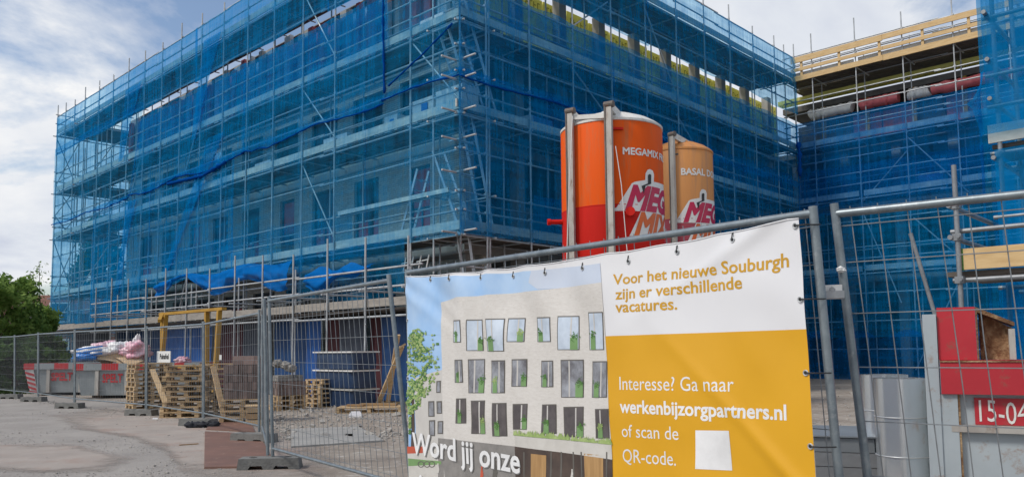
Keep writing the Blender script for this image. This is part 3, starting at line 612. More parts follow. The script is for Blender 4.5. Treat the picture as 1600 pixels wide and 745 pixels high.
# ------------------------------------------------------------------ ladders at the corner
def ladder(label, a, b, side, w=0.42, r=0.022):
    a, b, side = Vector(a), Vector(b), Vector(side).normalized() * w / 2
    t = sthing('ladder', label, 'ladder', a.x, a.y, a.z, 'aluminium ladders at the scaffold corner'); d = b - a; n = int(d.length / 0.3)
    for s_ in (-1, 1): t_ = MB().bar(side * s_, d + side * s_, 0.03, 0.07).build('rail', 'aluminium', t)
    for k in range(1, n): p = d * (k / n); rod('rung', p - side, p + side, 0.016, 'aluminium', t, 6)
ladder('long ladder on the middle right deck leaning to the corner post', (1.5, .5, D1), (0.45, .5, D2 + .9), (0, 1, 0))
ladder('long ladder on the upper right deck leaning to the corner post', (1.7, .5, D2), (0.35, .5, D3 + .9), (0, 1, 0))
ladder('short ladder inside the corner bay on the middle deck', (.5, .35, D1 + .05), (.45, 1.35, D1 + 2.3), (1, 0, 0))
ladder('short ladder on the middle left deck leaning right towards the corner', (.6, 3.0, D1), (.7, 2.3, D1 + 2.0), (1, 0, 0))
ladder('narrow ladder on the upper deck behind the crossed corner brace', (1.0, .7, D2), (0.1, .75, D3 - .1), (0, 1, 0), 0.36)
ladder('ladder from the ground to the lowest right deck by the corner', (1.4, .6, .0), (0.5, .6, D1 + .8), (0, 1, 0))

# ------------------------------------------------------------------ blue nets
def net(label, axis, off, a0, a1, z0, z1, mat='net', bulge=0.05, out=-1, A=None, ab=None, seed=0, sag=0.0, roll=0.0, name='scaffold_net', sagtop=0.0):
    """net in the plane u=off ('L', along v) or v=off ('R', along u); ab = (a0 at bottom, a1 at bottom) for slanted edges"""
    ab = ab or (a0, a1); A = A or VL
    ca, cz = (min(a0, ab[0]) + max(a1, ab[1])) / 2, z0
    nu, nv = max(4, int(abs(a1 - a0) / 0.3)), max(4, int((z1 - z0) / 0.25))
    def fn(i, j):
        e0 = ab[0] + (a0 - ab[0]) * j; e1 = ab[1] + (a1 - ab[1]) * j; a = e0 + (e1 - e0) * i
        z = z0 + (z1 - z0) * j
        near = min(abs(a - p) for p in A); bl = bulge * min(1.0, near / 0.9) * (0.6 + 0.9 * mnoise.noise(Vector((a * 0.5, z * 0.5, seed * 7.3))))
        wr = 0.022 * mnoise.noise(Vector((a * 2.2 + z * 0.8, z * 0.7, seed * 3.1 + 9))) + .014 * mnoise.noise(Vector((a * 5 - z * 2.0, z * 1.5, seed + 2)))
        zz = z - sag * (1 - j) * (0.5 + 0.5 * math.cos(2 * math.pi * a / 5.5 + seed)) - sagtop * j * (0.5 - 0.5 * math.cos(2 * math.pi * (a - A[0]) / 1.9))
        o = out * (0.035 + bl) + wr
        p = (off + o, a, zz - cz) if axis == 'L' else (a, off + o, zz - cz)
        return (p[0] - (off if axis == 'L' else ca), p[1] - (ca if axis == 'L' else off), p[2])
    o = MB().grid(fn, nu, nv).build(name, mat, smooth=180)
    o.location = site(off, ca, cz) if axis == 'L' else site(ca, off, cz); o.rotation_euler = (0, 0, PHI)
    tag(o, label, 'net', 'blue nets on the scaffolds')
    if roll:
        pts, rs = [], []; n = int(abs(ab[1] - ab[0]) / 0.18)
        for k in range(n + 1):
            x, y, z = fn(k / n, 0); q = mnoise.noise(Vector((k * 0.35, seed, 1.0)))
            pts.append((x + (-0.05 if axis == 'L' else q * 0), y + (-0.05 if axis == 'R' else 0), z + 0.05 * q)); rs.append(max(0.02, roll * (0.75 + 0.9 * mnoise.noise(Vector((k * 0.5, seed + 4, 2.0))))))
        MB().tube(pts, rs, 7).build('rolled_hem', 'net_roll', o, smooth=180)
    return o
ZT = 14.05
# left facade: top strip round the upper deck, then the tier that ends in the rolled hem
net('top strip of net on the left scaffold nearest the front corner', 'L', -.02, -.07, 6.0, 11.95, ZT, seed=51, sag=.08)
net('top strip of net along the middle of the left scaffold', 'L', -.05, 5.9, 15.2, 11.98, ZT, seed=52, sag=.12)
net('top strip of net on the left scaffold ending at the far left corner', 'L', -.02, 15.1, LE, 12.0, ZT, seed=53, sag=.12, mat='net')
net('upper corner net on the left scaffold, right of the dark hanging seam', 'L', -.02, -.07, 3.1, 8.45, 11.2, seed=1, roll=0.035, sag=.1, mat='net_light')
net('upper left net just left of the dark hanging seam', 'L', -.05, 3.0, 11.3, 8.4, 11.6, seed=2, roll=0.032, sag=.15, sagtop=.06)
net('upper left net over the middle of the left scaffold', 'L', -.02, 11.2, 20.5, 8.35, 11.65, seed=3, roll=0.035, sag=.2, ab=(11.2, 21.6), sagtop=.06)
net('upper left net at the far left end of the left scaffold', 'L', -.05, 20.2, LE, 8.2, 12.3, seed=4, roll=0.03, sag=.1, ab=(21.4, LE), mat='net_light')
# slanting overlaps
net('narrow slanting net flap left of the middle of the top tier', 'L', -.10, 13.0, 14.4, 9.6, 13.3, seed=5, ab=(15.0, 15.3))
net('slanting net flap hanging at the left part of the top tier', 'L', -.10, 20.4, 22.2, 10.0, 13.2, seed=6, ab=(22.4, 22.8))
net('slanting net flap crossing the lower left decks of the left scaffold', 'L', -.10, 12.6, 13.8, 4.6, 9.4, seed=7, ab=(17.2, 17.6))
net('slanting net flap near the far left end below the second hem', 'L', -.10, 20.6, 21.6, 2.7, 8.0, seed=8, ab=(23.0, 23.3))
# left facade, lower tier
net('lower net right beside the front corner on the left scaffold', 'L', -.02, -.07, 4.0, 4.25, 8.6, seed=9, roll=0.0, mat='net_light')
net('lower net over the red doors of the left scaffold', 'L', -.05, 3.9, 12.0, 4.1, 8.55, seed=10, sag=.25, mat='net_light')
net('lower net over the middle decks of the left scaffold', 'L', -.02, 11.9, 19.3, 4.2, 8.5, seed=11, sag=.2, mat='net')
net('lower left net reaching down to the plank band', 'L', -.05, 19.2, 26.0, 2.45, 8.35, seed=12, mat='net')
net('lower net at the far left end with sky showing through', 'L', -.02, 25.9, LE, 0.3, 8.3, seed=13, mat='net_light')
net('net piece hanging below the lowest deck by the front corner', 'L', -.02, 2.2, 8.2, 3.0, 4.4, seed=14, mat='net_light', sag=.3)
# inner skirts at the guard rails
net('dense net strip along the guard rail of the third left deck', 'L', .12, 3.3, 21.5, D3 + .2, D3 + 1.62, seed=15, mat='net_dense', out=1)
net('dense net strip along the guard rail of the first left deck', 'L', .12, 5.0, 18.5, D1 + .2, D1 + 1.1, seed=16, mat='net_light', out=1)
# end of the left scaffold
net('net across the far left end of the scaffold', 'R', LE + .03, 0.0, 6.6, 2.45, ZT, seed=17, out=1, A=[0, 1.1, 2.9, 4.7, 6.5], mat='net_light')
# right facade
net('top strip of net on the right scaffold beside the front corner', 'R', -.02, -.07, 8.6, 11.55, ZT, seed=54, A=UR, sag=.08)
net('top strip of net on the right scaffold running to the inner corner', 'R', -.05, 8.5, RL, 11.55, ZT, seed=55, A=UR, sag=.1)
net('upper net on the right scaffold above the first silo', 'R', -.02, -.07, 6.6, 8.45, 11.1, seed=18, A=UR, roll=.035, sag=.12, sagtop=.05)
net('upper net on the middle of the right scaffold', 'R', -.05, 6.5, 12.5, 8.4, 11.1, seed=19, A=UR, roll=.03, sag=.1, sagtop=.05)
net('upper net at the inner end of the right scaffold', 'R', -.02, 12.4, RL, 8.3, 11.1, seed=20, A=UR, sag=.1, sagtop=.05)
net('lower net on the right scaffold beside the front corner', 'R', -.02, -.07, 4.7, 4.3, 8.6, seed=21, A=UR)
net('lower net on the right scaffold behind the first silo', 'R', -.05, 4.6, 11.0, 1.6, 8.55, seed=22, A=UR)
net('lower net on the right scaffold right of the pale silo', 'R', -.02, 10.9, RL, 0.2, 8.5, seed=23, A=UR)
net('dense net strip along the third deck guard rail of the right scaffold', 'R', .12, 0.9, RL - .2, D3 + .2, D3 + 1.1, seed=24, mat='net_dense', out=1, A=UR)
net('dense net strip along the second deck of the right scaffold', 'R', .14, 3.0, RL - .2, D2 + .1, D2 + 1.3, seed=25, mat='net_dense', out=1, A=UR)
net('dense net strip along the first deck of the right scaffold', 'R', .14, 3.0, RL - .2, D1 + .1, D1 + 1.3, seed=26, mat='net_dense', out=1, A=UR)
# rear facade
VFr = sorted(VF)
net('net on the rear scaffold below the pink rolls', 'L', RL - .02, -7.2, 0.0, 6.9, 11.1, seed=27, A=VFr, mat='net_dense')
net('lower net on the rear scaffold behind the zinc rolls', 'L', RL - .05, -7.2, 0.0, 1.7, 7.0, seed=28, A=VFr, mat='net')
net('net on the rear scaffold half hidden by the near right scaffold', 'L', RL - .02, -13, -7.1, 1.7, 11.1, seed=29, A=VFr, mat='net')
net('second net layer on the second deck of the rear scaffold', 'L', RL + .3, -12, 0.0, D2 - .2, D2 + 1.4, seed=30, A=VFr, mat='net_dense')
net('drooping net low on the rear scaffold near the ground', 'L', RL - .3, -9, 0.0, 0.1, 2.0, seed=32, A=VFr, mat='net_dense', sag=.3, sagtop=.35, bulge=.3)
# the dark seam bunch at v=3 and the blue bundle at the inner corner
def bundle(label, pts, r, seed, mat='net_roll'):
    P = [Vector(p) for p in pts]; b = P[0]; Q = []; rs = []
    for i in range(len(P) - 1):
        n = max(2, int((P[i + 1] - P[i]).length / 0.12))
        for k in range(n): Q.append(P[i].lerp(P[i + 1], k / n) - b)
    Q.append(P[-1] - b)
    for k, q in enumerate(Q):
        q.y += 0.05 * mnoise.noise(Vector((k * 0.4, seed, 0))); rs.append(r * (0.8 + 0.8 * mnoise.noise(Vector((k * 0.6, seed, 5)))))
    o = MB().tube(Q, rs, 8).build('net_bundle', mat, smooth=180); o.location = site(b.x, b.y, b.z); o.rotation_euler = (0, 0, PHI)
    return tag(o, label, 'net bundle')
bundle('dark blue bunched net seam hanging down the left scaffold', [(-.12, 3.05, ZT), (-.12, 3.1, 11), (-.14, 3.0, 8.6)], .04, 1)
bundle('thick blue bunch of netting tied along the second deck of the left scaffold', [(-.12, 12.5, 8.25), (-.16, 14.2, 8.02), (-.12, 17.5, 8.2)], .08, 2)
bundle('small blue net bundle hanging at the inner corner', [(RL - .3, -.2, D3 + .2), (RL - .35, -.25, D3 - .5), (RL - .3, -.22, D3 - 1.3)], .10, 3)
bundle('blue bunch of netting tied up beside the front corner post', [(-.16, .1, 9.75), (-.2, 1.2, 9.25), (-.15, 2.8, 8.75)], .03, 4)
# crumpled tarpaulin slung over the ground floor
def tarp(label, axis, off, pix, z_top, seed, mat='tarp_blue', drop=0.9):
    a0, a1 = pix; ca = (a0 + a1) / 2
    def fn(i, j):
        a = a0 + (a1 - a0) * i; d = drop * (0.55 + 0.45 * math.sin(i * 9 + seed) * math.sin(i * 4.1 + seed * 2)); z = z_top - 0.18 * math.sin(i * 7 + seed) ** 2 - d * j
        o = -0.12 - 0.28 * math.sin(j * 2.6) * (0.6 + 0.7 * mnoise.noise(Vector((a * 1.1, j * 2, seed)))) + 0.10 * mnoise.noise(Vector((a * 3 + j * 3, j * 4, seed + 3)))
        return (o, a - ca, z - z_top)
    o = MB().grid(fn, int((a1 - a0) / 0.12), 14).build('tarpaulin', mat, smooth=180); o.location = site(off, ca, z_top); o.rotation_euler = (0, 0, PHI); return tag(o, label, 'tarpaulin')
tarp('crumpled bright blue tarpaulin slung over the ground floor of the left scaffold', 'L', -.2, (7.5, 17.6), 4.35, 1, drop=1.0)
tarp('small loose blue tarpaulin end below the lowest deck near the corner', 'L', -.2, (3.2, 6.6), 3.9, 4, drop=0.8)

# ------------------------------------------------------------------ sheets that close the ground floor
def curtain(label, a0, a1, z0, z1, u, mat, seed):
    ca = (a0 + a1) / 2; n = int((a1 - a0) / 0.06)
    def fn(i, j):
        a = a0 + (a1 - a0) * i; return (0.05 * math.sin(a * 16 + seed) + 0.05 * mnoise.noise(Vector((a, j * 2, seed))), a - ca, (z1 - z0) * j)
    o = MB().grid(fn, n, 6).build('curtain_sheet', mat, smooth=180); o.location = site(u, ca, z0); o.rotation_euler = (0, 0, PHI)
    return tag(o, label, 'sheet', 'sheets hanging below the plank band')
cs = [('curtain_blue', 'dark blue', 0.4, 2.6), ('curtain_maroon', 'dark maroon', 2.6, 3.3), ('curtain_grey', 'grey', 3.3, 4.6), ('curtain_maroon', 'narrow dark red', 4.65, 5.5), ('curtain_bright', 'narrow bright blue', 5.5, 6.3),
      ('curtain_blue', 'wide blue', 6.3, 8.4), ('curtain_grey', 'grey blue', 8.4, 10.2), ('curtain_maroon', 'wide maroon', 10.2, 12.6), ('curtain_bright', 'bright blue', 12.6, 16.5), ('curtain_blue', 'long dark blue', 16.5, 22), ('curtain_grey', 'long greyish', 22, 26.5)]
wh = ['at the right end', 'next to the right end sheet', 'third from the right end', 'left of the grey sheet', 'beside the dark red strip', 'left of the bright blue strip', 'above the paver stack', 'behind the leaning plank', 'behind the ochre frames', 'behind the skips', 'at the far left end']
for i, (mt, nm, a0, a1) in enumerate(cs): curtain('%s sheet hanging under the plank band %s' % (nm, wh[i]), a0, a1 - .02, 0.05, D0 - .12, -.5 + .1 * (i % 2), mt, i)

# ------------------------------------------------------------------ things on the decks
def sbox(name, label, cat, u0, u1, v0, v1, z0, z1, mat, group=None, strap=None, labelmat=None):
    t = sthing(name, label, cat, (u0 + u1) / 2, (v0 + v1) / 2, z0, group); a, b, c = (u1 - u0) / 2, (v1 - v0) / 2, z1 - z0
    body = MB()
    nn = 10
    def side(p, q):
        def fn(i, j):
            x = p[0] + (q[0] - p[0]) * i; y = p[1] + (q[1] - p[1]) * i; w = 0.02 * mnoise.noise(Vector((x * 4 + u0, y * 4 + v0, j * 3)))
            return (x * (1 + w), y * (1 + w), c * j * (1 + 0.3 * w))
        body.grid(fn, nn, 6)
    side((-a, -b), (a, -b)); side((a, -b), (a, b)); side((a, b), (-a, b)); side((-a, b), (-a, -b)); body.add([(-a, -b, c), (a, -b, c), (a, b, c), (-a, b, c)], [(0, 1, 2, 3)])
    body.build('wrapping', mat, t)
    if strap: MB().bx(-a - .012, a + .012, -b - .012, b + .012, c * .46, c * .50).build('strap', strap, t)
    if labelmat: MB().bx(-a - .02, -a - .015, -b * .5, b * .1, c * .25, c * .8).build('printed_label', labelmat, t)
    return t
sbox('block_pack', 'white wrapped block pack with a blue label on the second left deck', 'pack', .35, .95, 1.45, 2.35, D2, D2 + .75, 'white_foil', None, None, 'bag_blue')
sbox('block_pack', 'wide pale block pack at the corner end of the second left deck', 'pack', .35, .95, .3, 1.35, D2, D2 + .8, 'white_foil')
sbox('block_pack', 'small white block pack left of the labelled pack', 'pack', .4, .95, 3.1, 3.7, D2, D2 + .6, 'white_foil', None, None, 'bag_blue')
sbox('block_pack', 'grey wrapped pack on the second left deck by the lower brace', 'pack', .4, .95, 5.6, 6.9, D2, D2 + .55, 'bag_white')
sbox('block_pack', 'low grey pack on the second left deck left of the middle', 'pack', .4, .95, 10.2, 11.3, D2, D2 + .5, 'bag_white')
sbox('plank_bundle', 'bundle of long pale planks lying on the first deck by the corner', 'planks', -.05, .25, .4, 5.4, D1 + 1.0, D1 + 1.12, 'toe_wood')
for nm, lb, ct, q, mt in (('mortar_tub', 'low black tub on the first left deck under the red doors', 'tub', (.5, .9, 8.1, 8.6, D1, D1 + .35), 'black_plastic'), ('block_pack', 'pale block pack on the first left deck left of the red doors', 'pack', (.5, 1.0, 12.3, 13.2, D1, D1 + .7), 'white_foil'),
        ('block_pack', 'brown wrapped pack on the first left deck near the middle', 'pack', (.5, 1.0, 9.6, 10.4, D1, D1 + .6), 'cardboard'), ('block_pack', 'grey block pack far left on the second left deck', 'pack', (.5, 1.0, 15.4, 16.4, D2, D2 + .6), 'bag_white'),
        ('block_pack', 'dull white pack on the third left deck beside the hanging seam', 'pack', (.5, 1.0, 1.2, 2.2, D3, D3 + .6), 'white_foil'), ('block_pack', 'grey pack on the second right deck behind the ladder', 'pack', (3.2, 4.2, .5, 1.0, D2, D2 + .6), 'bag_white'),
        ('block_pack', 'pale pack on the first right deck above the small silo', 'pack', (11.5, 12.6, .5, 1.0, D2, D2 + .6), 'toe_wood'), ('block_pack', 'brown pack on the first right deck near the inner corner', 'pack', (14.5, 15.5, .5, 1.0, D1, D1 + .7), 'cardboard'),
        ('block_pack', 'pale pack on the second rear deck behind the net', 'pack', (RL + .5, RL + 1.0, -5.6, -4.7, D2, D2 + .6), 'white_foil')): sbox(nm, lb, ct, *q, mt)
for i, (a, b, mt, lb) in enumerate(((-.1, -2.0, 'white_foil', 'white foil roll at the inner corner on the rear wall'), (-2.3, -3.9, 'pink_foil', 'pink foil roll right of the white inner corner roll'), (-4.3, -5.1, 'white_foil', 'short white roll between two pink rolls'), (-5.2, -11.5, 'pink_foil', 'long pink foil roll at the right on the rear wall'))):
    n = 24; pts = [(0, (a - b) / 2 - (a - b) * k / n, 0.05 * mnoise.noise(Vector((k * .5, i, 0)))) for k in range(n + 1)]
    o = MB().tube(pts, [.23 + .07 * mnoise.noise(Vector((k * .7, i, 3))) for k in range(n + 1)], 12).build('foil_roll', mt, smooth=60)
    o.location = site(21.35, (a + b) / 2, 11.74); o.rotation_euler = (0, 0, PHI); tag(o, lb, 'roll')
for i, (px, py, s_, w) in enumerate(((343, 250, .20, 'largest white plastic bag tied to the upper guard rail'), (310, 281, .15, 'white plastic bag tied to the rail by the middle of the left scaffold'), (250, 293, .13, 'small white plastic bag left on the left scaffold rail'), (222, 303, .11, 'smallest white plastic bag far left on the scaffold rail'))):
    p = onplane(px, py, 'u', .22); o = blob((0, 0, 0), (s_ * .7, s_, s_ * 1.2), i + 2, .6, 2.2).build('plastic_bag', 'bag_white', smooth=180)
    o.location = site(.22, p.y, p.z); o.rotation_euler = (0, 0, PHI); tag(o, w, 'bag', 'white bags on the scaffold rails')
ch = sthing('wire_trestle', 'small white bent wire trestle on the lowest deck near the corner', 'trestle', .3, 2.2, 3.55)
for k in range(4):
    y = -.5 + k * .33; MB().tube([(0, y, 0), (0, y - .12, .38)], .02, 6).build('leg', 'white_plastic', ch)
for k in range(2): MB().tube([(0, -.6 + k * .66, .25), (0, -.1 + k * .66, .22)], .018, 6).build('bar', 'white_plastic', ch)

# ------------------------------------------------------------------ near right scaffold
nr = sthing('scaffold', 'near scaffold at the right edge with thick tubes, blue net and a plank stage', 'scaffold', -2.2, -12.4)
for v in (0, -1.8, -3.6, -5.4):
    rod('standard', (0, v, 0), (0, v, 9.5), TR, 'galv_dark', nr, 12); rod('standard', (1.1, v, 0), (1.1, v, 9.5), TR, 'galv_dark', nr, 12)
rod('standard', (-1.7, .1, 0), (-1.7, .1, 3.35), TR, 'galv_dark', nr, 12); rod('standard', (-1.7, -2.4, 0), (-1.7, -2.4, 3.3), TR, 'galv_dark', nr, 12)
for z in (2.08, 3.78, 5.85, 7.6):
    for u in (0, 1.1): rod('ledger', (u + .06, .12, z), (u + .06, -5.6, z), TR, 'galv_dark', nr, 12)
for z, e in ((5.55, .18), (4.95, .14), (4.45, .12), (3.7, .1), (7.5, .15)):
    for v in (0.06, -1.74, -3.5): rod('transom', (-e, v, z), (1.5, v, z), TR, 'galv_dark', nr, 12)
for z in (5.5, 4.75, 4.35): rod('guard_rail', (-.06, .1, z), (-.06, -5.5, z), TR, 'galv_dark', nr, 12)
for z in (2.08, 2.62): rod('ledger', (-1.64, .18, z), (-1.64, -3, z), TR, 'galv_dark', nr, 12)
for z in (2.55, 2.9): rod('transom', (-1.76, .16, z), (.4, .16, z), TR, 'galv_dark', nr, 12)
rod('guard_rail', (-.06, .1, 2.95), (-.06, -5.5, 2.95), TR, 'galv_dark', nr, 12)
rod('brace', (-.1, -.2, 2.2), (-.1, -3.4, 3.7), TR, 'galv_dark', nr, 12); rod('brace', (-.1, -.2, 6.0), (-.1, -3.4, 8.7), TR, 'galv_dark', nr, 12)
m = MB()
for k in range(5): m.bx(.06 + k * .2, .06 + k * .2 + .185, -5.5, .1, 3.84, 3.89)
m.build('deck_boards', 'deck_wood', nr, stuff=True)
MB().bx(-.03, .01, -5.5, .12, 3.9, 4.13).build('toe_board', 'toe_wood', nr)
m = MB()
for k in range(7): m.bx(-1.6 + k * .21, -1.6 + k * .21 + .19, -3, .25, 2.13, 2.18)
m.build('deck_boards', 'deck_wood', nr, stuff=True)
MB().bx(-1.68, -1.63, -3, .06, 2.19, 2.42).build('toe_board', 'new_timber', nr)
MB().bx(-1.684, -1.626, .061, .12, 2.185, 2.425).build('plank_end', 'ink_plant', nr)
for (u, v, z) in ((0, 0, 5.5), (0, 0, 4.4), (0, 0, 3.75), (-1.7, .1, 2.55), (-1.7, .1, 2.9), (-1.7, .1, 2.08), (0, 0, 2.95), (1.1, 0, 3.75)):
    MB().box((u, v, z), (.085, .085, .075)).tube([(u - .07, v - .02, z), (u + .07, v - .02, z)], .02, 6).build('coupler', 'galv_dark', nr)
rod('prop', (-1.72, .2, 1.0), (-1.9, .52, 2.62), .022, 'galv_dark', nr, 10)
VN = [-12.4 - 1.8 * k for k in range(5)]
net('net on the near right scaffold above its plank deck', 'L', -2.27, -18, -12.25, 4.0, 9.5, seed=41, A=sorted(VN), mat='net_near', bulge=.12)
net('net on the near right scaffold between its two decks', 'L', -2.25, -18, -12.35, 1.2, 3.8, seed=42, A=sorted(VN), mat='net_near', bulge=.07)
net('end net across the left end of the near right scaffold', 'R', -12.32, -2.2, -0.9, .4, 9.5, seed=43, A=[-2.2, -1.1], mat='net', out=1)
net('inner net layer on the back row of the near right scaffold', 'L', -1.05, -18, -12.4, .4, 9.5, seed=44, A=sorted(VN), mat='net', out=1)
# loose net corner pulled out past the post like a sail
pz = [(1516, 163), (1534, 120), (1536, 180), (1534, 205)]
base = at(1534, 165, 10.0)
P = [at(1513, 163, 9.7) - base, at(1535, 112, 10.0) - base, at(1536, 163, 10.02) - base, at(1535, 212, 10.0) - base]
def sail(i, j):
    e = P[1].lerp(P[3], j); k = 1 - abs(2 * j - 1) ** 0.5; return e + (P[0] - P[2]) * (k * i) + Vector((0, .04 * math.sin(i * 5 + j * 4), 0))
tag(MB().grid(sail, 10, 16).build('scaffold_net', 'net_near', smooth=180, loc=base), 'small corner of blue net pulled out to a point at the near right scaffold', 'net', 'blue nets on the scaffolds')

# ------------------------------------------------------------------ silos
CAPH = None
def cap_height():
    global CAPH
    if CAPH is None: v, f, a, b = text_geo('H'); CAPH = max(p[1] for p in v)
    return CAPH
def poly_geo(pts, cut):
    bm = bmesh.new(); vs = [bm.verts.new((p[0], p[1], 0)) for p in pts]; bm.faces.new(vs); bmesh.ops.triangulate(bm, faces=bm.faces)
    for _ in range(6):
        es = [e for e in bm.edges if e.calc_length() > cut]
        if not es: break
        bmesh.ops.subdivide_edges(bm, edges=es, cuts=1); bmesh.ops.triangulate(bm, faces=bm.faces)
    bm.verts.ensure_lookup_table(); V = [(v.co.x, v.co.y) for v in bm.verts]; Fc = [tuple(v.index for v in f.verts) for f in bm.faces]; bm.free(); return V, Fc
class Silo:
    def __init__(s, label, px, D, R, zb, ztr, zt, top, low, lid):
        s.D, s.R, s.px = D, R, px; s.c = Vector(((px - 800) / 1249 * D, D, 0)); s.t = thing('silo', label, 'silo', s.c)
        s.tc = Vector((-s.c.x, -s.c.y, 0)).normalized(); s.rt = Vector((-s.tc.y, s.tc.x, 0))
        MB().lathe([(R, ztr), (R, zt - .05), (R - .012, zt - .02)], 56).build('upper_shell', top, s.t, smooth=40)
        MB().lathe([(.18, zb - 1.7), (.2, zb - 1.65), (R, zb), (R, ztr)], 56).build('lower_shell', low, s.t, smooth=40)
        MB().lathe([(R - .012, zt - .03), (R + .015, zt - .02), (R + .015, zt + .03), (R * .95, zt + .09), (R * .80, zt + .20), (R * .52, zt + .33), (.26, zt + .40), (.24, zt + .48), (0.001, zt + .48)], 48).build('lid', lid, s.t, smooth=40)
        for z in (ztr,): MB().lathe([(R, z - .012), (R + .006, z - .008), (R + .006, z + .008), (R, z + .012)], 56).build('weld_seam', top if z > ztr else low, s.t, smooth=40)
        for k in range(4):
            a = math.pi / 4 + k * math.pi / 2; x, y = (R - .1) * math.cos(a), (R - .1) * math.sin(a); MB().bx(x - .08, x + .08, y - .08, y + .08, 0, zb + .1).build('leg', 'dark_rail', s.t)
    def th(s, px):
        k = max(-.995, min(.995, (px - s.px) / 1249 * s.D / s.R * 1.0)); return math.asin(k)
    def z(s, px, py): t = s.th(px); return at(px, py, s.D - s.R * math.cos(t)).z
    def pt(s, th, z, off=.0): q = (s.tc * math.cos(th) + s.rt * math.sin(th)) * (s.R + off); q.z = z; return q
    def text(s, txt, px, py, cap, mat, bold=.0, shear=0., wide=1., off=.008, name='lettering', amax=1.55):
        V, Fc, a, b = text_geo(txt, bold, .12, shear); k = cap / cap_height(); t0, z0 = s.th(px), s.z(px, py)
        W_ = [s.pt(t0 + (x - a) * k * wide / s.R, z0 + y * k, off) for x, y in V]
        return MB().add(W_, Fc).build(name, mat, s.t)
    def poly(s, pts, mat, off, name='logo'):
        V, Fc = poly_geo([(s.th(x) * s.R, s.z(x, y)) for x, y in pts], .18)
        return MB().add([s.pt(a / s.R, z, off) for a, z in V], Fc).build(name, mat, s.t)
def zz_(x, y): return (840 + x / 2.662, 140 + y / 2.662)
S1 = Silo('large bright orange and red silo behind the banner', 960.5, 18.5, 1.19, 2.9, at(884, 334, 18.5).z, at(1041, 207, 18.5).z, 'silo_orange', 'silo_red', 'silo_white')
S2 = Silo('smaller faded orange silo with plum base, behind the bright one', 1068, 23.7, .99, 3.6, at(1118, 349, 23.7).z, at(1119, 243, 23.7).z, 'silo_faded', 'silo_plum', 'silo_faded')
def logo(S, Z, c1, c2, sc):
    S.poly([Z(*p) for p in [(300, 492), (335, 492), (398, 392), (410, 386), (452, 380), (454, 352), (462, 338), (472, 335), (484, 342), (489, 358), (487, 388), (516, 396), (531, 402), (533, 505), (533, 600), (500, 603), (460, 612), (384, 610), (432, 508), (300, 506)]], 'logo_white', .006)
    S.poly([Z(*p) for p in [(463, 360), (470, 355), (476, 360), (475, 396), (464, 400), (452, 404), (444, 438), (436, 404), (462, 394)]], 'black_paint', .014, 'trowel_mark')
    S.text('MEGA', *Z(368, 496), .50 * sc, c1, .055, .40, .90, .011, 'logo_lettering'); S.text('MIX', *Z(402, 602), .47 * sc, c2, .048, .40, .90, .011, 'logo_lettering')
logo(S1, zz_, 'logo_red', 'logo_orange', 1.0)
S1.text('MEGAMIX FRIS', *zz_(365, 270), .15, 'logo_white', .03, 0, 1.05, .008)
def zz2(x, y): return (1016 + (x - 300) * .1325 / .5 * 1.02 + 1.5, 348 + (y - 500) * .28)
def zz2(x, y): return zz_(562 + (x - 300) * .80, 547 + (y - 497) * .80)
logo(S2, zz2, 'logo_red', 'logo_orange', 1.02)
S2.text('BASAL DOR', *zz_(613, 354), .185, 'logo_white', .03, 0, 1.0, .008)
def silo_rail(S, off, ztop, zbot, inward, arm, mat='rusty_steel'):
    x, y = off; t = S.t; M = Matrix.Rotation(math.atan2(inward[1], inward[0]), 3, 'Z')
    MB().box((x, y, (ztop + zbot) / 2), (.09, .13, ztop - zbot), M).build('lifting_rail', 'rusty_steel', t)
    i = Vector((inward[0], inward[1], 0)).normalized(); p = Vector((-i.y, i.x, 0))
    c = Vector((x, y, (ztop + zbot) / 2)); MB().box(c + p * .085, (.12, .035, ztop - zbot - .1), M).build('rail_flange', 'dark_rail', t)
    a = Vector((x, y, ztop - .07)); b = a + i * arm * 1.25 + Vector((0, 0, -.24))
    MB().bar(a, b, .10, .17).build('lifting_arm', 'silo_white', t)
    MB().tube([a - p * .11 + Vector((0, 0, .02)), a + p * .11 + Vector((0, 0, .02))], .075, 12).build('lifting_pin', 'dark_rail', t)
    MB().bar(b, b + Vector((0, 0, -.38)) + i * .1, .06, .06).build('arm_strut', 'silo_white', t)
    return a
z1 = at(889, 171, 17.7).z; z2 = at(947, 160, 17.2).z
a1 = silo_rail(S1, (-1.02, -.82), z1, .2, (.52, .85), .85); a2 = silo_rail(S1, (-.20, -1.30), z2, .2, (.52, .85), .9)
MB().bar(a1 + Vector((0.02, .05, -.12)), a2 + Vector((-.02, .05, -.22)), .07, .10).build('cross_bar', 'silo_white', S1.t)
for px, py in ((955, 200), (1046, 238)): pass
z3 = at(1046, 203, 22.4).z; silo_rail(S2, (-.40, -1.0), z3, .2, (.75, .66), 1.0)
def pipe(S, px, py, mat, out, r, d=None):
    t = S.th(px); z = S.z(px, py); a = S.pt(t, z, -.05); d = d or (S.tc * math.cos(t) + S.rt * math.sin(t)); b = a + d * out
    MB().tube([a, b], r, 14).tube([b - d * .05, b + d * .02], r * 1.35, 14).build('filler_pipe', mat, S.t, smooth=40)
pipe(S1, 990, 333, 'silo_red', .26, .075, Vector((-.25, -.97, .0))); pipe(S1, 882, 345, 'silo_red', .38, .055, Vector((-1, -.1, -.02)))
for q in ((950, 200, 'silo_red'),):
    a = Vector((-.2 + .05, -1.22, at(955, 201, 17.3).z)); MB().bar(a, a + Vector((.26, .0, -.01)), .05, .05).build('bracket', 'silo_red', S1.t)
MB().tube([(-.98, -.96, z1 - .2), (-1.08, -1.0, 5.0), (-1.16, -1.0, 3.4), (-1.2, -.95, 1)], .010, 6).build('rope', 'sign_white', S1.t)
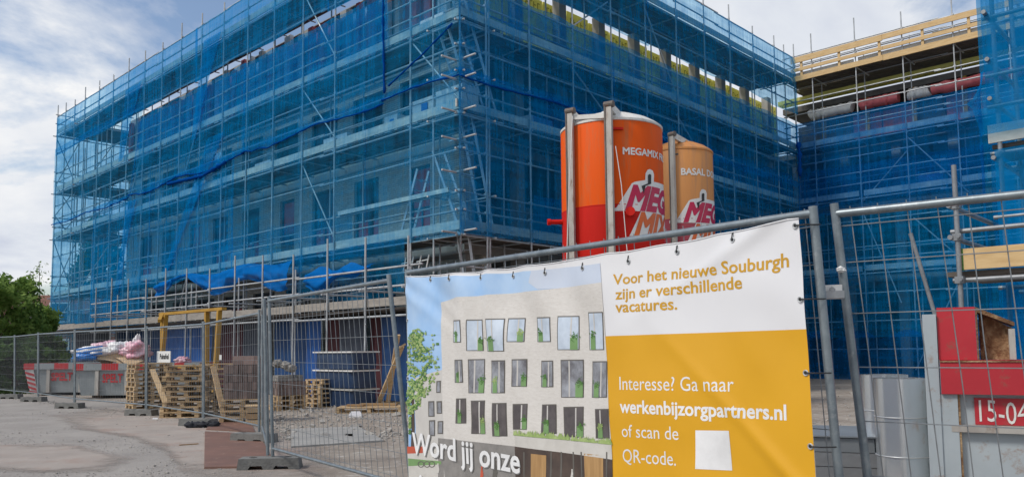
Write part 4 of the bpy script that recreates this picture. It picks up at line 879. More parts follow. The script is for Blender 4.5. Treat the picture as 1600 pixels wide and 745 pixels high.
MB().tube([(-.08, -1.36, z2 - 1.0), (.02, -1.42, 4.9), (.12, -1.40, 3.4), (.13, -1.3, 1)], .009, 6).build('rope', 'sign_white', S1.t)
MB().bar(S2.pt(.35, at(1090, 232, 23.2).z, -.35), S2.pt(.35, at(1090, 222, 23.2).z, -.35), .12, .05).build('lifting_lug', 'silo_faded', S2.t)
a = S2.pt(-.30, at(1060, 243, 22.9).z, .02); MB().bar(a, a + S2.rt * .28, .05, .05).build('bracket', 'dark_rail', S2.t)

# ------------------------------------------------------------------ fence panels
def fp(px, Y, z): return Vector(((px - 800) / 1249.0 * Y, Y, z))
POST = .0205
def fence(label, At, Ab, Bt, Bb, nv=28, hz=(.05, .27, .53, .79, 1.05, 1.31, 1.56, 1.74), group='mesh fence panels round the yard', wr=.0026, jit=.0, drop=.055, plate=None):
    t = thing('mesh_fence', label, 'fence', (Ab.x, Ab.y, 0), 0, group); o = Vector((Ab.x, Ab.y, 0))
    At, Ab, Bt, Bb = [p - o for p in (At, Ab, Bt, Bb)]
    d = (Bt - At).normalized(); ln = (Bt - At).length
    rod('post', Ab, At, POST, 'fence_steel', t, 12); rod('post', Bb, Bt, POST, 'fence_steel', t, 12)
    ua = (At - Ab).normalized(); ub = (Bt - Bb).normalized()
    ta, tb = At - ua * drop, Bt - ub * drop; la, lb = Ab + ua * .09, Bb + ub * .09
    rod('top_rail', ta, tb, POST * .96, 'fence_steel', t, 12); rod('bottom_rail', la, lb, POST * .8, 'fence_steel', t, 10)
    nrm = d.cross(Vector((0, 0, 1))) * -.024
    H_ = (ta - la).length
    for k in range(nv):
        f = (k + .5) / nv; b = la.lerp(lb, f) + nrm; a = ta.lerp(tb, f) + nrm + Vector((0, 0, .035)); j = rnd.uniform(-jit, jit)
        if jit:
            mid = a.lerp(b, .3 + .2 * rnd.random()) + d * j; MB().tube([b, mid, a], wr, 5).build('wire', 'fence_wire', t)
        else: rod('wire', b, a, wr, 'fence_wire', t, 5)
    for h in hz:
        f = h / 1.8; a = la.lerp(ta, f) - nrm * .1; b = lb.lerp(tb, f) - nrm * .1; rod('wire', a + nrm * .85, b + nrm * .85, wr, 'fence_wire', t, 5)
    if plate:
        f, h = plate; c = la.lerp(lb, f).lerp(ta.lerp(tb, f), h) + nrm * 1.6; MB().box(c, (.14, .008, .09), Matrix.Rotation(math.atan2(d.y, d.x), 3, 'Z')).build('label_plate', 'sign_white', t)
    return t, la, lb, ta, tb
ZB = .14
pts = [(-20, 27.4, 525), (23, 25.0, 523), (60, 23.4, 519), (117, 20.4, 515), (229, 17.8, 509), (318, 15.2, 502), (406, 12.45, 484)]
JT = [at(p[0], p[2], p[1]) for p in pts]; JB = [fp(p[0] + 1, p[1], ZB) for p in pts]
flab = ['leftmost mesh fence panel in front of the bush', 'second mesh fence panel from the left, by the hazard striped skip end', 'mesh fence panel in front of the left skip', 'mesh fence panel in front of the second skip',
        'mesh fence panel behind the rubble sign in front of the pallet stacks', 'mesh fence panel in front of the paver stack']
for i in range(6):
    d = (JT[i + 1] - JT[i]); d.z = 0; d.normalize(); k = d * .035
    fence(flab[i], JT[i] + k, JB[i] + k, JT[i + 1] - k, JB[i + 1] - k, plate=[None, None, None, (.5, .72), (.2, .62), (.3, .62)][i])
nearT, nearB = at(418, 463, 9.64), fp(425, 9.64, ZB)
fence('mesh fence panel seen nearly edge on at the fence corner', JT[6] + Vector((.05, -.04, 0)), JB[6] + Vector((.05, -.04, 0)), nearT + Vector((-.05, .03, -.02)), nearB + Vector((-.05, .03, 0)))
fence('bare mesh fence panel left of the banner with a view into the yard', nearT + Vector((.03, -.04, 0)), nearB + Vector((.03, -.04, 0)), at(607, 428, 6.84), fp(644, 6.84, ZB), jit=.012)
bA_t, bA_b = at(636, 420, 6.42), fp(648, 6.42, ZB); bB_t, bB_b = at(1270, 323, 3.62), fp(1314, 3.62, ZB)
fence('mesh fence panel that carries the big banner', bA_t, bA_b, bB_t, bB_b, nv=30, drop=.03)
rT, rB = at(1303, 317, 3.87), fp(1361, 3.87, ZB); rT2, rB2 = Vector((4.28, 1.80, 2.07)), Vector((4.40, 1.80, ZB))
fr_, la, lb, ta, tb = fence('nearest mesh fence panel at the right in front of the zinc rolls', rT, rB, rT2, rB2, nv=27, jit=.014, wr=.0028)
o_ = fr_.location; c = at(1297, 453, 3.76) - o_
MB().box(c, (.105, .06, .045), Matrix.Rotation(-.35, 3, 'Z')).build('clamp', 'white_plastic', fr_); MB().box(c + Vector((0, .0, -.024)), (.12, .09, .035), Matrix.Rotation(-.35, 3, 'Z')).build('clamp', 'galv_tube', fr_)
MB().tube([c + Vector((0, -.03, 0)), c + Vector((-.01, -.045, 0))], .012, 8).build('bolt', 'galv_tube', fr_)
c2 = at(1314, 421, 3.84) - o_; blob(c2, (.02, .02, .014), 3, .5, 3, 10, 8).build('tape_lump', 'white_plastic', fr_)
def foot(label, p, d):
    d = Vector((d.x, d.y, 0)).normalized(); w, h, dp = .72, .135, .24
    prof = [(-w / 2, 0), (-w / 2 + .12, 0), (-w / 2 + .15, .05), (-.08, .05), (-.05, 0), (.05, 0), (.08, .05), (w / 2 - .15, .05), (w / 2 - .12, 0), (w / 2, 0), (w / 2 - .02, h), (-w / 2 + .02, h)]
    m = MB(); n = len(prof); m.add([(x, -dp / 2, z) for x, z in prof] + [(x, dp / 2, z) for x, z in prof], [tuple(range(n)), tuple(reversed(range(n, 2 * n)))] + [(i, n + i, n + (i + 1) % n, (i + 1) % n) for i in range(n)])
    o = m.build('fence_block', 'block_concrete'); o.location = (p.x, p.y, .001); o.rotation_euler = (0, 0, math.atan2(d.y, d.x)); tag(o, label, 'fence foot', 'concrete fence feet')
    for sx in (-.2, .2): MB().lathe([(.028, h + .001), (.028, h + .006), (.045, h + .006), (.045, h - .01)], 12, c=(sx, 0)).build('post_socket', 'concrete_dark', o)
fl = ['concrete fence foot at the far left edge', 'concrete fence foot left of the hazard stripes', 'concrete fence foot in front of the left skip', 'concrete fence foot in front of the second skip', 'concrete fence foot in front of the leftmost pallet stack', 'concrete fence foot beside the black rag', 'concrete fence foot behind the steel road plate']
for i in range(1, 7): foot(fl[i], JB[i] + Vector((-.05, -.12, 0)), Vector((1, -.12 - .04 * i, 0)))
foot('large concrete fence foot at the near fence corner', nearB + Vector((.02, -.1, 0)), Vector((1, .1, 0)))
foot('concrete fence foot hidden under the left banner edge', bA_b + Vector((-.02, .15, 0)), Vector((.6, .8, 0))); foot('concrete fence foot under the right banner edge', bB_b.lerp(rB, .5), Vector((.5, .9, 0)))
foot('concrete fence foot right of the picture edge', rB2, Vector((.5, .9, 0)))

# ------------------------------------------------------------------ banner on the fence
A2 = Vector((bA_t.x * .5 + bA_b.x * .5, 6.42, 0)); B2 = Vector((bB_t.x * .5 + bB_b.x * .5, 3.62, 0))
bd = (B2 - A2).normalized(); bn = Vector((bd.y, -bd.x, 0))
if bn.y > 0: bn = -bn
def bpt(px, py):
    d = ray(px, py); o = Vector((0, 0, CH)); q = A2 + bn * .06; t = (q - o).dot(bn) / d.dot(bn); p = o + d * t
    return Vector(((p - A2).dot(bd), p.z))
def wave(s, z):
    n = mnoise.noise
    top = max(0, min(1, (z - .9) / 1.0))
    w = .016 * math.sin(5.1 * s + 1.1 * z + 1.4 * n(Vector((s * .9, z * .8, 1)))) * (.5 + .7 * n(Vector((s * .6, z * .4, 7))))
    w += .021 * math.sin(13 * s + 2.5 * z + 3 * n(Vector((s * 2, z * 1.2, 3)))) * top ** .8 * (1 if s < 2.0 else max(.2, 1 - (s - 2) * 1.2))
    w += .010 * n(Vector((s * 3.1 + z * 2.3, z * 2.9 - s, 4)))
    f = (s - .12) * .55 - (1.97 - z)                                  # tension folds from the corners
    w += .016 * math.exp(-(f / .06) ** 2) * max(0, 1 - s / 1.2) + .012 * math.exp(-((f + .16) / .05) ** 2) * max(0, 1 - s / 1.0)
    f2 = (3.35 - s) * .9 - (z - .85); w += .013 * math.exp(-(f2 / .05) ** 2) * max(0, 1 - (3.4 - s) / .9)
    f3 = (3.35 - s) * .5 - (1.98 - z); w += .014 * math.exp(-(f3 / .05) ** 2) * max(0, 1 - (3.4 - s) / 1.1)
    return w
def bs(s, z, layer=0):
    e = max(0.0, min(1.0, (z - 1.55) / .42)) ** 2; q = s / 3.45
    z2 = z - e * (.20 * max(0.0, q * (1 - q)) + .007 * abs(math.sin(s * 8.2)))
    return A2 + bd * s + bn * (.082 + max(-.05, wave(s, z)) + layer * .0013) + Vector((0, 0, z2))
ban = thing('banner', 'large printed banner with a building picture, white and yellow fields on the fence', 'banner', A2 + Vector((0, 0, .3)))
BO = A2 + Vector((0, 0, .3))
tl, tr_, bl0, br0 = bpt(637, 431), bpt(1254, 341), bpt(645, 745), bpt(1280, 745)
def ext(a, b, z): return a + (b - a) * ((z - a.y) / (b.y - a.y))
ZL = .3; bl, br = ext(tl, bl0, ZL), ext(tr_, br0, ZL)
def bq(name, q, mat, layer, n=8, m=8, parent=None, raw=False):
    q = [p if raw else bpt(*p) for p in q]        # corners: top left, top right, bottom right, bottom left
    def fn(i, j): p = q[3].lerp(q[2], i).lerp(q[0].lerp(q[1], i), j); return bs(p.x, p.y, layer) - BO
    return MB().grid(fn, n, m).build(name, mat, parent or ban, smooth=180)
bq('sheet', [tl, tr_, br, bl], 'banner_white', 0, 130, 70, raw=True)
def down(px, py): p = bpt(px, py); return p
b1, b2, b3 = bpt(946, 403), bpt(950, 523), bpt(962, 745); b3e = ext(b2, b3, ZL)
bq('printed_sky', [tl + Vector((.004, -.004)), b1, b2, bpt(640, 523)], 'banner_sky', 1, 70, 36, raw=True)
bq('printed_sky', [bpt(640, 523.2), bpt(950, 523.2), b3e, bl + Vector((.004, .004))], 'banner_sky', 1, 70, 40, raw=True)
r1, r2_, r3 = bpt(1265.5, 515), bpt(1279.5, 745), None
bq('printed_yellow_field', [bpt(950, 525), bpt(1265.5, 514), ext(tr_, br0, ZL) + Vector((-.003, .004)), b3e + Vector((.002, .004))], 'banner_yellow', 1.3, 110, 70, raw=True)
def bpoly(name, pts, mat, layer, cut=.028, raw=False):
    V, Fc = poly_geo([tuple(p) if raw else tuple(bpt(*p)) for p in pts], cut); return MB().add([bs(x, y, layer) - BO for x, y in V], Fc).build(name, mat, ban, smooth=180)
bpoly('printed_cloud', [(836, 413), (850, 411), (946, 403), (949, 440), (900, 446), (845, 448), (830, 436)], 'banner_cloud', 1.8)
wl = [tuple(bpt(*p)) for p in [(690, 471), (720, 462), (800, 455), (880, 446), (949, 438), (958, 660), (962, 745)]]
bpoly('printed_facade', wl + [tuple(b3e), tuple(ext(bpt(690, 471), bpt(700, 745), ZL))], 'ink_wall', 2, raw=True)
bpoly('printed_side_wing', [tuple(bpt(*p)) for p in [(652, 590), (695, 577), (700, 745)]] + [tuple(ext(bpt(695, 577), bpt(700, 745), ZL)), tuple(ext(bpt(652, 590), bpt(656, 745), ZL))], 'ink_wall_pale', 1.8, raw=True)
def zb(x, y): return (620 + x / 2.16, 400 + y / 2.16)
def win(x0, x1, y0, y1, gl, planter, k):
    bq('printed_window_frame', [zb(x0 - 1, y0 - 1), zb(x1 + 1, y0 - 2), zb(x1 + 1, y1 + 1), zb(x0 - 1, y1 + 1)], 'ink_frame', 3, 6, 10)
    bq('printed_window', [zb(x0 + 2, y0 + 3), zb(x1 - 2, y0 + 2), zb(x1 - 2, y1 - 2), zb(x0 + 2, y1 - 1)], gl, 4, 6, 10)
    xm = x0 + (x1 - x0) * (.62 if k % 2 else .38)
    bq('printed_mullion', [zb(xm - 2, y0 + 3), zb(xm + 2, y0 + 3), zb(xm + 2, y1 - 1), zb(xm - 2, y1 - 1)], 'ink_wall_pale', 4.6, 2, 10)
    w_ = x1 - x0; h_ = y1 - y0; px0 = x0 + w_ * planter; px1 = px0 + w_ * .34; py0 = y1 - h_ * .36
    if planter >= 0:
        bq('printed_planter', [zb(px0, py0), zb(px1, py0), zb(px1, y1), zb(px0, y1)], 'ink_green', 5.2, 2, 3)
        cx, cy = (px0 + px1) / 2, py0 - 1; q_ = random.Random(int(x0 * 7 + y0)); m = MB(); hang = k % 3 == 1
        for i in range(34):
            x = cx + q_.gauss(0, (px1 - px0) * .30); y = cy + q_.gauss(-h_ * .03, h_ * .055) + (h_ * .12 * q_.random() if hang else 0); sz = q_.uniform(1.5, 4.0); a0 = q_.uniform(0, 6.28)
            w3_ = [bpt(*zb(x + sz * math.cos(a0 + t), y + sz * math.sin(a0 + t))) for t in (0, 2.1, 4.2)]; m.add([bs(p.x, p.y, 5.8 + i * .02) - BO for p in w3_], [(0, 1, 2)])
        m.build('printed_plant', 'ink_plant' if k % 5 != 3 else 'ink_leaf', ban, stuff=True)
rows = [([(198, 232, 217, 290), (250, 298, 215, 318), (315, 378, 212, 320), (388, 437, 210, 288), (480, 530, 207, 288), (555, 622, 203, 315), (658, 712, 190, 315)], 'ink_glass'),
        ([(202, 234, 350, 425), (254, 302, 348, 460), (330, 380, 352, 460), (402, 446, 348, 438), (494, 536, 353, 440), (565, 635, 350, 475), (668, 722, 355, 475)], 'ink_glass_mid'),
        ([(208, 243, 480, 562), (262, 307, 487, 597), (334, 385, 495, 605), (406, 450, 498, 582), (498, 546, 500, 597), (572, 636, 508, 608), (680, 728, 515, 612)], 'ink_glass_dark')]
PL = [.25, .62, .08, .6, .08, .6, .1]
for r, (ws, gl) in enumerate(rows):
    for k, w_ in enumerate(ws): win(*w_, gl, PL[k] + .04 * r if k else -1 if r == 9 else .2, k + r)
for (x0, x1, y0, y1) in [(145, 158, 420, 460), (118, 138, 488, 540), (145, 162, 488, 530), (120, 140, 552, 605), (148, 166, 555, 598)]:
    bq('printed_window_frame', [zb(x0, y0), zb(x1, y0 - 1), zb(x1, y1), zb(x0, y1)], 'ink_frame', 3, 3, 4); bq('printed_window', [zb(x0 + 4, y0 + 4), zb(x1 - 3, y0 + 4), zb(x1 - 2, y1 - 3), zb(x0 + 3, y1 - 3)], 'ink_glass_mid', 4, 3, 4)
bq('printed_base', [zb(150, 612), zb(412, 640), zb(430, 745), zb(150, 745)], 'ink_base', 3, 14, 8)
bq('printed_shopfront', [zb(410, 640), zb(738, 680), zb(742, 800), zb(412, 800)], 'ink_brown', 3.4, 16, 8)
for x0, x1 in ((466, 515), (640, 706)): bq('printed_wood_slats', [zb(x0, 664), zb(x1, 670), zb(x1 + 2, 800), zb(x0 + 2, 800)], 'ink_wood', 4, 5, 6)
for x in (440, 528, 560, 600, 628, 716): bq('printed_post', [zb(x, 658), zb(x + 5, 659), zb(x + 6, 800), zb(x + 1, 800)], 'ink_frame', 4.3, 2, 6)
bq('printed_terrace', [zb(410, 600), zb(735, 632), zb(738, 684), zb(412, 640)], 'ink_terrace', 4, 16, 4)
r5 = random.Random(5); m = MB()
for k in range(150):
    x = r5.uniform(410, 732); y = 600 + (x - 410) * .098 + 2; h = r5.uniform(8, 24); w_ = r5.uniform(3, 8); q = [bpt(*zb(x - w_, y)), bpt(*zb(x + w_, y)), bpt(*zb(x + r5.uniform(-6, 6), y - h))]
    m.add([bs(p.x, p.y, 5 + k * .006) - BO for p in q], [(0, 1, 2)])
m.build('printed_grasses', 'ink_leaf', ban, stuff=True)
m = MB(); m2 = MB()
for k in range(1700):
    t = r5.random(); cx = 74 + 18 * math.sin(t * 5); sp = 62 * (math.sin(min(1, t * 1.15 + .08) * math.pi) ** .6) * (.75 if t > .8 else 1); x = cx + r5.gauss(0, sp * .45); y = 255 + t * 330 + r5.uniform(-14, 14)
    if x < 44 or x > 150 or mnoise.noise(Vector((x * .04, y * .04, 2))) < -.16: continue
    s_ = r5.uniform(2, 5.5); a0 = r5.uniform(0, 6); q = [bpt(*zb(x + s_ * math.cos(a0 + i * 1.57 + r5.uniform(-.3, .3)), y + s_ * math.sin(a0 + i * 1.57))) for i in range(4)]
    (m if r5.random() < .6 else m2).add([bs(p.x, p.y, 2.6 + k * .0018) - BO for p in q], [(0, 1, 2, 3)])
m.build('printed_tree', 'ink_leaf', ban, stuff=True); m2.build('printed_tree', 'ink_plant', ban, stuff=True)
bq('printed_trunk', [zb(62, 470), zb(70, 470), zb(72, 690), zb(60, 690)], 'ink_brown', 2.4, 2, 8)
bq('printed_street', [zb(48, 655), zb(160, 648), zb(180, 800), zb(52, 800)], 'ink_terrace', 2.9, 8, 8); bq('printed_shrubs', [zb(48, 640), zb(100, 640), zb(100, 662), zb(48, 664)], 'ink_red', 3.1, 4, 2)
bq('printed_fence_strip', [zb(50, 680), zb(160, 690), zb(160, 700), zb(50, 706)], 'ink_green', 3.3, 5, 2)
def ring(cx, cy, r, mat, layer, name):
    m = MB(); n = 16
    for k in range(n):
        a, b = 2 * math.pi * k / n, 2 * math.pi * (k + 1) / n; q = [bpt(*zb(cx + rr * math.cos(t), cy + rr * math.sin(t))) for rr, t in ((r, a), (r, b), (r - 3, b), (r - 3, a))]; m.add([bs(p.x, p.y, layer) - BO for p in q], [(0, 1, 2, 3)])
    m.build(name, mat, ban)
for cx in (94, 114, 130): ring(cx, 700, 11, 'ink_frame', 3.6, 'printed_bicycle_wheel')
def figure(cx, y0, h, c):   # tiny printed passers by
    w_ = h * .14
    bpoly('printed_passer_by', [zb(cx - w_, y0), zb(cx - w_ * .4, y0 - h * .8), zb(cx - w_ * .5, y0 - h * .95), zb(cx, y0 - h), zb(cx + w_ * .5, y0 - h * .95), zb(cx + w_ * .4, y0 - h * .8), zb(cx + w_, y0 - h * .35), zb(cx + w_ * .5, y0)], c, 4.4)
figure(298, 748, 42, 'ink_red'); figure(342, 748, 62, 'ink_frame'); figure(598, 752, 36, 'ink_terrace'); figure(150, 730, 34, 'ink_terrace')
def btext(txt, p0, p1, cap, mat, bold, layer, name='lettering', shift=(0, 0)):
    V, Fc, a, b = text_geo(txt, bold, .12); a0, a1 = bpt(p0[0] + shift[0], p0[1] + shift[1]), bpt(p1[0] + shift[0], p1[1] + shift[1]); up = bpt(p0[0], p0[1] - cap).y - bpt(*p0).y; k = up / cap_height()
    return MB().add([bs(a0.x + (a1.x - a0.x) * (x - a) / (b - a), a0.y + (a1.y - a0.y) * (x - a) / (b - a) + y * k, layer) - BO for x, y in V], Fc).build(name, mat, ban)
btext('Voor het nieuwe Souburgh', (965, 442), (1238, 417), 17.5, 'ink_yellow', .018, 1.0)
btext('zijn er verschillende', (969, 467), (1164, 450), 17, 'ink_yellow', .018, 1.0)
btext('vacatures.', (969, 488), (1062, 483), 17, 'ink_yellow', .018, 1.0)
btext('Interesse? Ga naar', (974, 608), (1150, 611), 20, 'ink_white', .0, 2)
btext('werkenbijzorgpartners.nl', (975, 643), (1234, 655), 19, 'ink_white', .024, 2)
btext('of scan de', (978, 681), (1066, 686), 19, 'ink_white', .0, 2)
btext('QR-code.', (979, 720), (1062, 726), 20, 'ink_white', .0, 2)
bq('blank_patch', [(1092, 671), (1142, 672), (1147, 734), (1092, 731)], 'ink_white', 2.4, 6, 6)
btext('Word jij onze', (650, 706), (819, 738), 31, 'ink_shadow', .022, 6.2, 'lettering_shadow', (1.2, 1.6)); btext('Word jij onze', (650, 706), (819, 738), 31, 'ink_white', .022, 7)
btext('nieuwe', (647, 768), (735, 784), 31, 'ink_shadow', .022, 6.2, 'lettering_shadow', (1.2, 1.6)); btext('nieuwe', (647, 768), (735, 784), 31, 'ink_white', .022, 7)
for px, py in ((672, 434), (710, 430), (753, 426.5), (803, 423), (856, 417.5), (918, 410.5), (986, 400), (1060, 386), (1149, 370.5), (1249, 353), (1257, 468), (1264, 582), (1272, 696), (640, 500), (641, 590)):
    p = bpt(px, py); c = bs(p.x, p.y, 3) - BO; q = MB()
    q.tube([c + (bd * math.cos(t) + Vector((0, 0, math.sin(t)))) * .011 for t in [2 * math.pi * k / 12 for k in range(13)]], .004, 5, False); e = q.build('eyelet', 'galv_tube', ban)
    MB().add([c + (bd * math.cos(t) + Vector((0, 0, math.sin(t)))) * .009 for t in [2 * math.pi * k / 10 for k in range(10)]], [tuple(range(10))]).build('hole', 'black_plastic', e)
    if px > 1240 or py < 440:
        tgt = c + (Vector((0, 0, .06)) if px < 1240 else bd * .09) - bn * .06; MB().tube([c + bn * .006, c.lerp(tgt, .5) + bn * .03, tgt], .0035, 5).build('cable_tie', 'black_plastic', ban)
MB().tube([bs(tl.x + (tr_.x - tl.x) * k / 60, tl.y + (tr_.y - tl.y) * k / 60 - .001, 0) - BO for k in range(61)], .004, 5).build('top_hem', 'banner_white', ban, smooth=180)

# ------------------------------------------------------------------ skips with debris
def skip(label, x0, Y, w, reds, txt, hazard, ribs):
    t = thing('skip', label, 'skip', (x0, Y, 0), 0, 'grey rubble skips'); h, dp = 1.06, 1.75; z0 = .10; ht = .86
    def shell(sx): return None
    m = MB(); a = .14                          # sloping ends
    m.add([(a, .05, z0), (w - a, .05, z0), (w, 0, ht), (0, 0, ht), (a, dp - .05, z0), (w - a, dp - .05, z0), (w, dp, ht), (0, dp, ht),
           (a + .05, .11, z0 + .05), (w - a - .05, .11, z0 + .05), (w - .06, .06, ht), (.06, .06, ht), (a + .05, dp - .11, z0 + .05), (w - a - .05, dp - .11, z0 + .05), (w - .06, dp - .06, ht), (.06, dp - .06, ht)],
          [(0, 1, 2, 3), (5, 4, 7, 6), (4, 0, 3, 7), (1, 5, 6, 2), (4, 5, 1, 0), (8, 11, 10, 9), (13, 14, 15, 12), (12, 15, 11, 8), (9, 10, 14, 13), (8, 9, 13, 12), (3, 2, 10, 11), (2, 6, 14, 10), (6, 7, 15, 14), (7, 3, 11, 15)])
    m.build('body', 'skip_grey', t)
    segs = sorted(reds); cur = 0; pieces = []
    for a_, b_ in segs:
        if a_ > cur: pieces.append((cur, a_, 'skip_grey'))
        pieces.append((a_, b_, 'skip_red')); cur = b_
    if cur < w: pieces.append((cur, w, 'skip_grey'))
    for a_, b_, mt in pieces: MB().bx(a_ - (.07 if a_ == 0 else -.001), b_ + (.07 if b_ == w else -.001), -.07, .065, ht + .002, h).build('rim', mt, t)
    MB().bx(-.07, w + .07, dp - .065, dp + .07, ht + .002, h).build('rim', 'skip_grey', t)
    for x in (-.07, w - .065): MB().bx(x, x + .135, .066, dp - .066, ht + .002, h).build('rim', 'skip_red', t)
    for r in ribs: MB().prism([(r, .03), (r + .11, .03), (r + .11, -.055), (r, -.055)], .11, ht).build('rib', 'rusty_steel' if r else 'skip_grey', t)
    for x in (.4, w - .7): MB().bx(x, x + .3, .2, dp - .2, 0, z0).build('runner', 'skip_rust', t)
    V, Fc, a_, b_ = text_geo('SPELT', .04, 0); k = .24 / cap_height(); wd = txt[1]
    MB().add([(txt[0] + (x - a_) / (b_ - a_) * wd, -.012, .50 + y * k) for x, y in V], Fc).build('lettering', 'skip_red', t)
    if hazard:
        n = 5
        MB().add([(-.06, -.03, .86), (.24, -.03, .86), (.38, .0, .10), (.14, .0, .10)], [(0, 3, 2, 1)]).build('hazard_plate', 'safety_white', t)
        m = MB()
        for k in range(n):
            za = .80 - k * .155; zb_ = za - .08
            def xl(z): return .14 - .2 * (z - .1) / .76
            def xr(z): return .38 - .14 * (z - .1) / .76
            yv = -.036 - .03 * 0
            m.add([(xl(za), yv - .004, za), (xl(zb_), yv - .004, zb_), (xr(zb_ - .09), yv - .004, max(.1, zb_ - .09)), (xr(za - .09), yv - .004, max(.14, za - .09))], [(0, 1, 2, 3)])
        m.build('hazard_stripes', 'skip_red', t)
    return t
sx1 = (42 - 800) / 1249 * 26.4; sx2 = (119 - 800) / 1249 * 24.3
skip('left grey skip with red rim marks and striped end by the bush', sx1, 26.4, 3.2, [(0, .28), (.93, 1.4), (2.6, 3.2)], (.80, .72), True, [.68, 1.75])
skip('second grey skip heaped with plastic bags and cardboard', sx2, 24.3, 3.7, [(0, .25), (.80, 1.31), (1.76, 2.2), (3.0, 3.3)], (.80, .62), False, [.60, 1.50, 2.7])
def bag(label, px, py, Y, rad, mat, seed, amp=.45, freq=1.8, name='plastic_bag', cat='bag'):
    c = at(px, py, Y); return tag(blob((0, 0, 0), rad, seed, amp, freq, 44, 28).build(name, mat, smooth=180, loc=c), label, cat)
b = bag('blue and white sack lying at the left of the second skip', 146, 551, 24.7, (.58, .4, .20), 'bag_white', 3, .3)
for k in range(3):
    def st(i, j, k=k): 
        a_ = -1 + 2 * i; y_ = (-.22 + .2 * k) + .09 * j; return Vector((a_ * .44, -.28 + .3 * y_ * y_ - .12 * (1 - a_ * a_) - .05, y_ * .55 + .06 * a_ + .02))
    MB().grid(st, 10, 3).build('blue_stripe', 'bag_blue', b)
bag('blue folded sheet end at the left rim of the second skip', 134, 557, 24.45, (.38, .25, .12), 'bag_blue', 8, .3)
bag('pale pink plastic bag on top of the skip heap, left', 166, 544, 25.0, (.42, .4, .2), 'bag_pink', 5)
bag('crumpled white plastic film in the middle of the skip heap', 187, 549, 25.0, (.45, .4, .25), 'bag_white', 6, .5)
bag('bright pink plastic bag at the right of the skip heap', 212, 548, 24.9, (.40, .4, .28), 'bag_pink', 7, .55)
bag('small pink film scrap right of the rubble sign', 284, 563, 24.6, (.22, .2, .12), 'bag_pink', 9, .5)
bag('pointed white film standing on the skip heap', 214, 538, 25.1, (.12, .1, .3), 'bag_white', 10, .6)
r6 = random.Random(6)
lab = ['lowest left', 'lower middle', 'tilted middle', 'steep', 'right hand', 'small front', 'upper', 'flat rear', 'broken', 'bent right']
for k in range(10):
    c = at(158 + k * 6.2 + r6.uniform(-3, 3), 562 - r6.uniform(0, 10), 24.5 + r6.uniform(0, .4)); a_, b_ = r6.uniform(.2, .42), r6.uniform(.15, .3)
    o = MB().grid(lambda i, j: (a_ * (i - .5) * 2, b_ * (j - .5) * 2, .05 * math.sin(i * 3 + k)), 6, 4).build('cardboard_sheet', 'cardboard', loc=c); o.rotation_euler = (r6.uniform(.3, 1.2), r6.uniform(-.5, .5), r6.uniform(-.6, .6))
    tag(o, '%s cardboard piece in the heap on the second skip' % lab[k], 'cardboard', 'cardboard on the skip')
# the rubble sign
p = at(256, 557, 16.75); sg = thing('sign', 'white board reading Puinafval hung on the fence', 'sign', p, -.72)
MB().box((0, 0, 0), (.60, .018, .235)).build('board', 'sign_white', sg)
V, Fc, a_, b_ = text_geo('Puinafval', .03); k = .105 / cap_height()
MB().add([(-.16 + (x - a_) / (b_ - a_) * .40, -.012, -.045 + y * k) for x, y in V], Fc).build('lettering', 'black_paint', sg)
MB().box((-.265, -.011, 0), (.06, .004, .20)).build('grey_margin', 'sign_grey', sg)
for x in (-.27, .27): MB().tube([(x, .01, .11), (x, .03, .15)], .004, 5).build('tie', 'black_plastic', sg)

# ------------------------------------------------------------------ pallets, pavers, planks
PAL = {}
def pallet(label, c, rz, w=.85, d=.7, h=.11, group='wooden pallets', cols=3):
    key = (w, d, h, cols)
    if key not in PAL:
        nb = 6; bw = d / (nb * 1.28)
        PAL[key] = (MB().box((0, 0, 0), (w, bw, .017)).mesh('board', 'pallet_wood'), MB().box((0, 0, 0), (.085, d, .017)).mesh('stringer', 'pallet_wood'), MB().box((0, 0, 0), (.085, .10, h - .051)).mesh('block', 'pallet_wood'), nb, bw)
    bm_, sm_, km_, nb, bw = PAL[key]
    t = thing('pallet', label, 'pallet', c, rz, group)
    for k in range(nb): o = link('board', bm_, t, (0, -d / 2 + bw / 2 + k * (d - bw) / (nb - 1), h - .0085))
    for k in range(cols):
        x = -w / 2 + .043 + k * (w - .086) / (cols - 1); link('stringer', sm_, t, (x, 0, h - .0255))
        for j in (-1, 0, 1): link('block', km_, t, (x, j * (d / 2 - .05), (h - .034) / 2 + .0))
    for j in (-1, 0, 1): o = link('board', bm_, t, (0, j * (d / 2 - bw / 2), .0085)); 
    return t
def stack(n, px, Y, rz, desc, w=.85, d=.7, h=.11, jit=.03, jr=.05, cols=3):
    x = (px - 800) / 1249 * Y
    for k in range(n):
        nm = 'topmost pallet' if k == n - 1 and n > 1 else ('only pallet' if n == 1 else ('bottom pallet' if k == 0 else '%s pallet from the bottom' % ORD[k]))
        pallet('%s of the %s' % (nm, desc), (x + rnd.uniform(-jit, jit), Y + rnd.uniform(-jit, jit), .005 + k * (h + .001)), rz + rnd.uniform(-jr, jr), w, d, h, cols=cols)
    return x, Y, .006 + n * (h + .001)
stack(10, 233, 20.1, PHI - .1, 'leftmost stack beside the skip', .86, .72)
stack(10, 294, 17.3, .12, 'pale untidy stack right of the sign', .80, .72, .108, .06, .12)
stack(10, 337, 18.0, .3, 'stack half hidden left of the pavers', .72, .7, .11, .03)
bx_, by_, bz_ = stack(4, 381, 15.95, .25, 'stack under the tall paver pack', .80, .70, .112)
ex_, ey_, ez_ = stack(3, 450, 19.0, PHI - .2, 'stack under the small paver pile', .68, .6, .115)
stack(6, 507, 20.0, PHI + .05, 'lone short stack in the yard middle', .70, .66, .112)
gx_, gy_, gz_ = stack(1, 577, 18.1, .06, 'broken flat base by the crossed planks', 1.45, .8, .12)
BR = {}
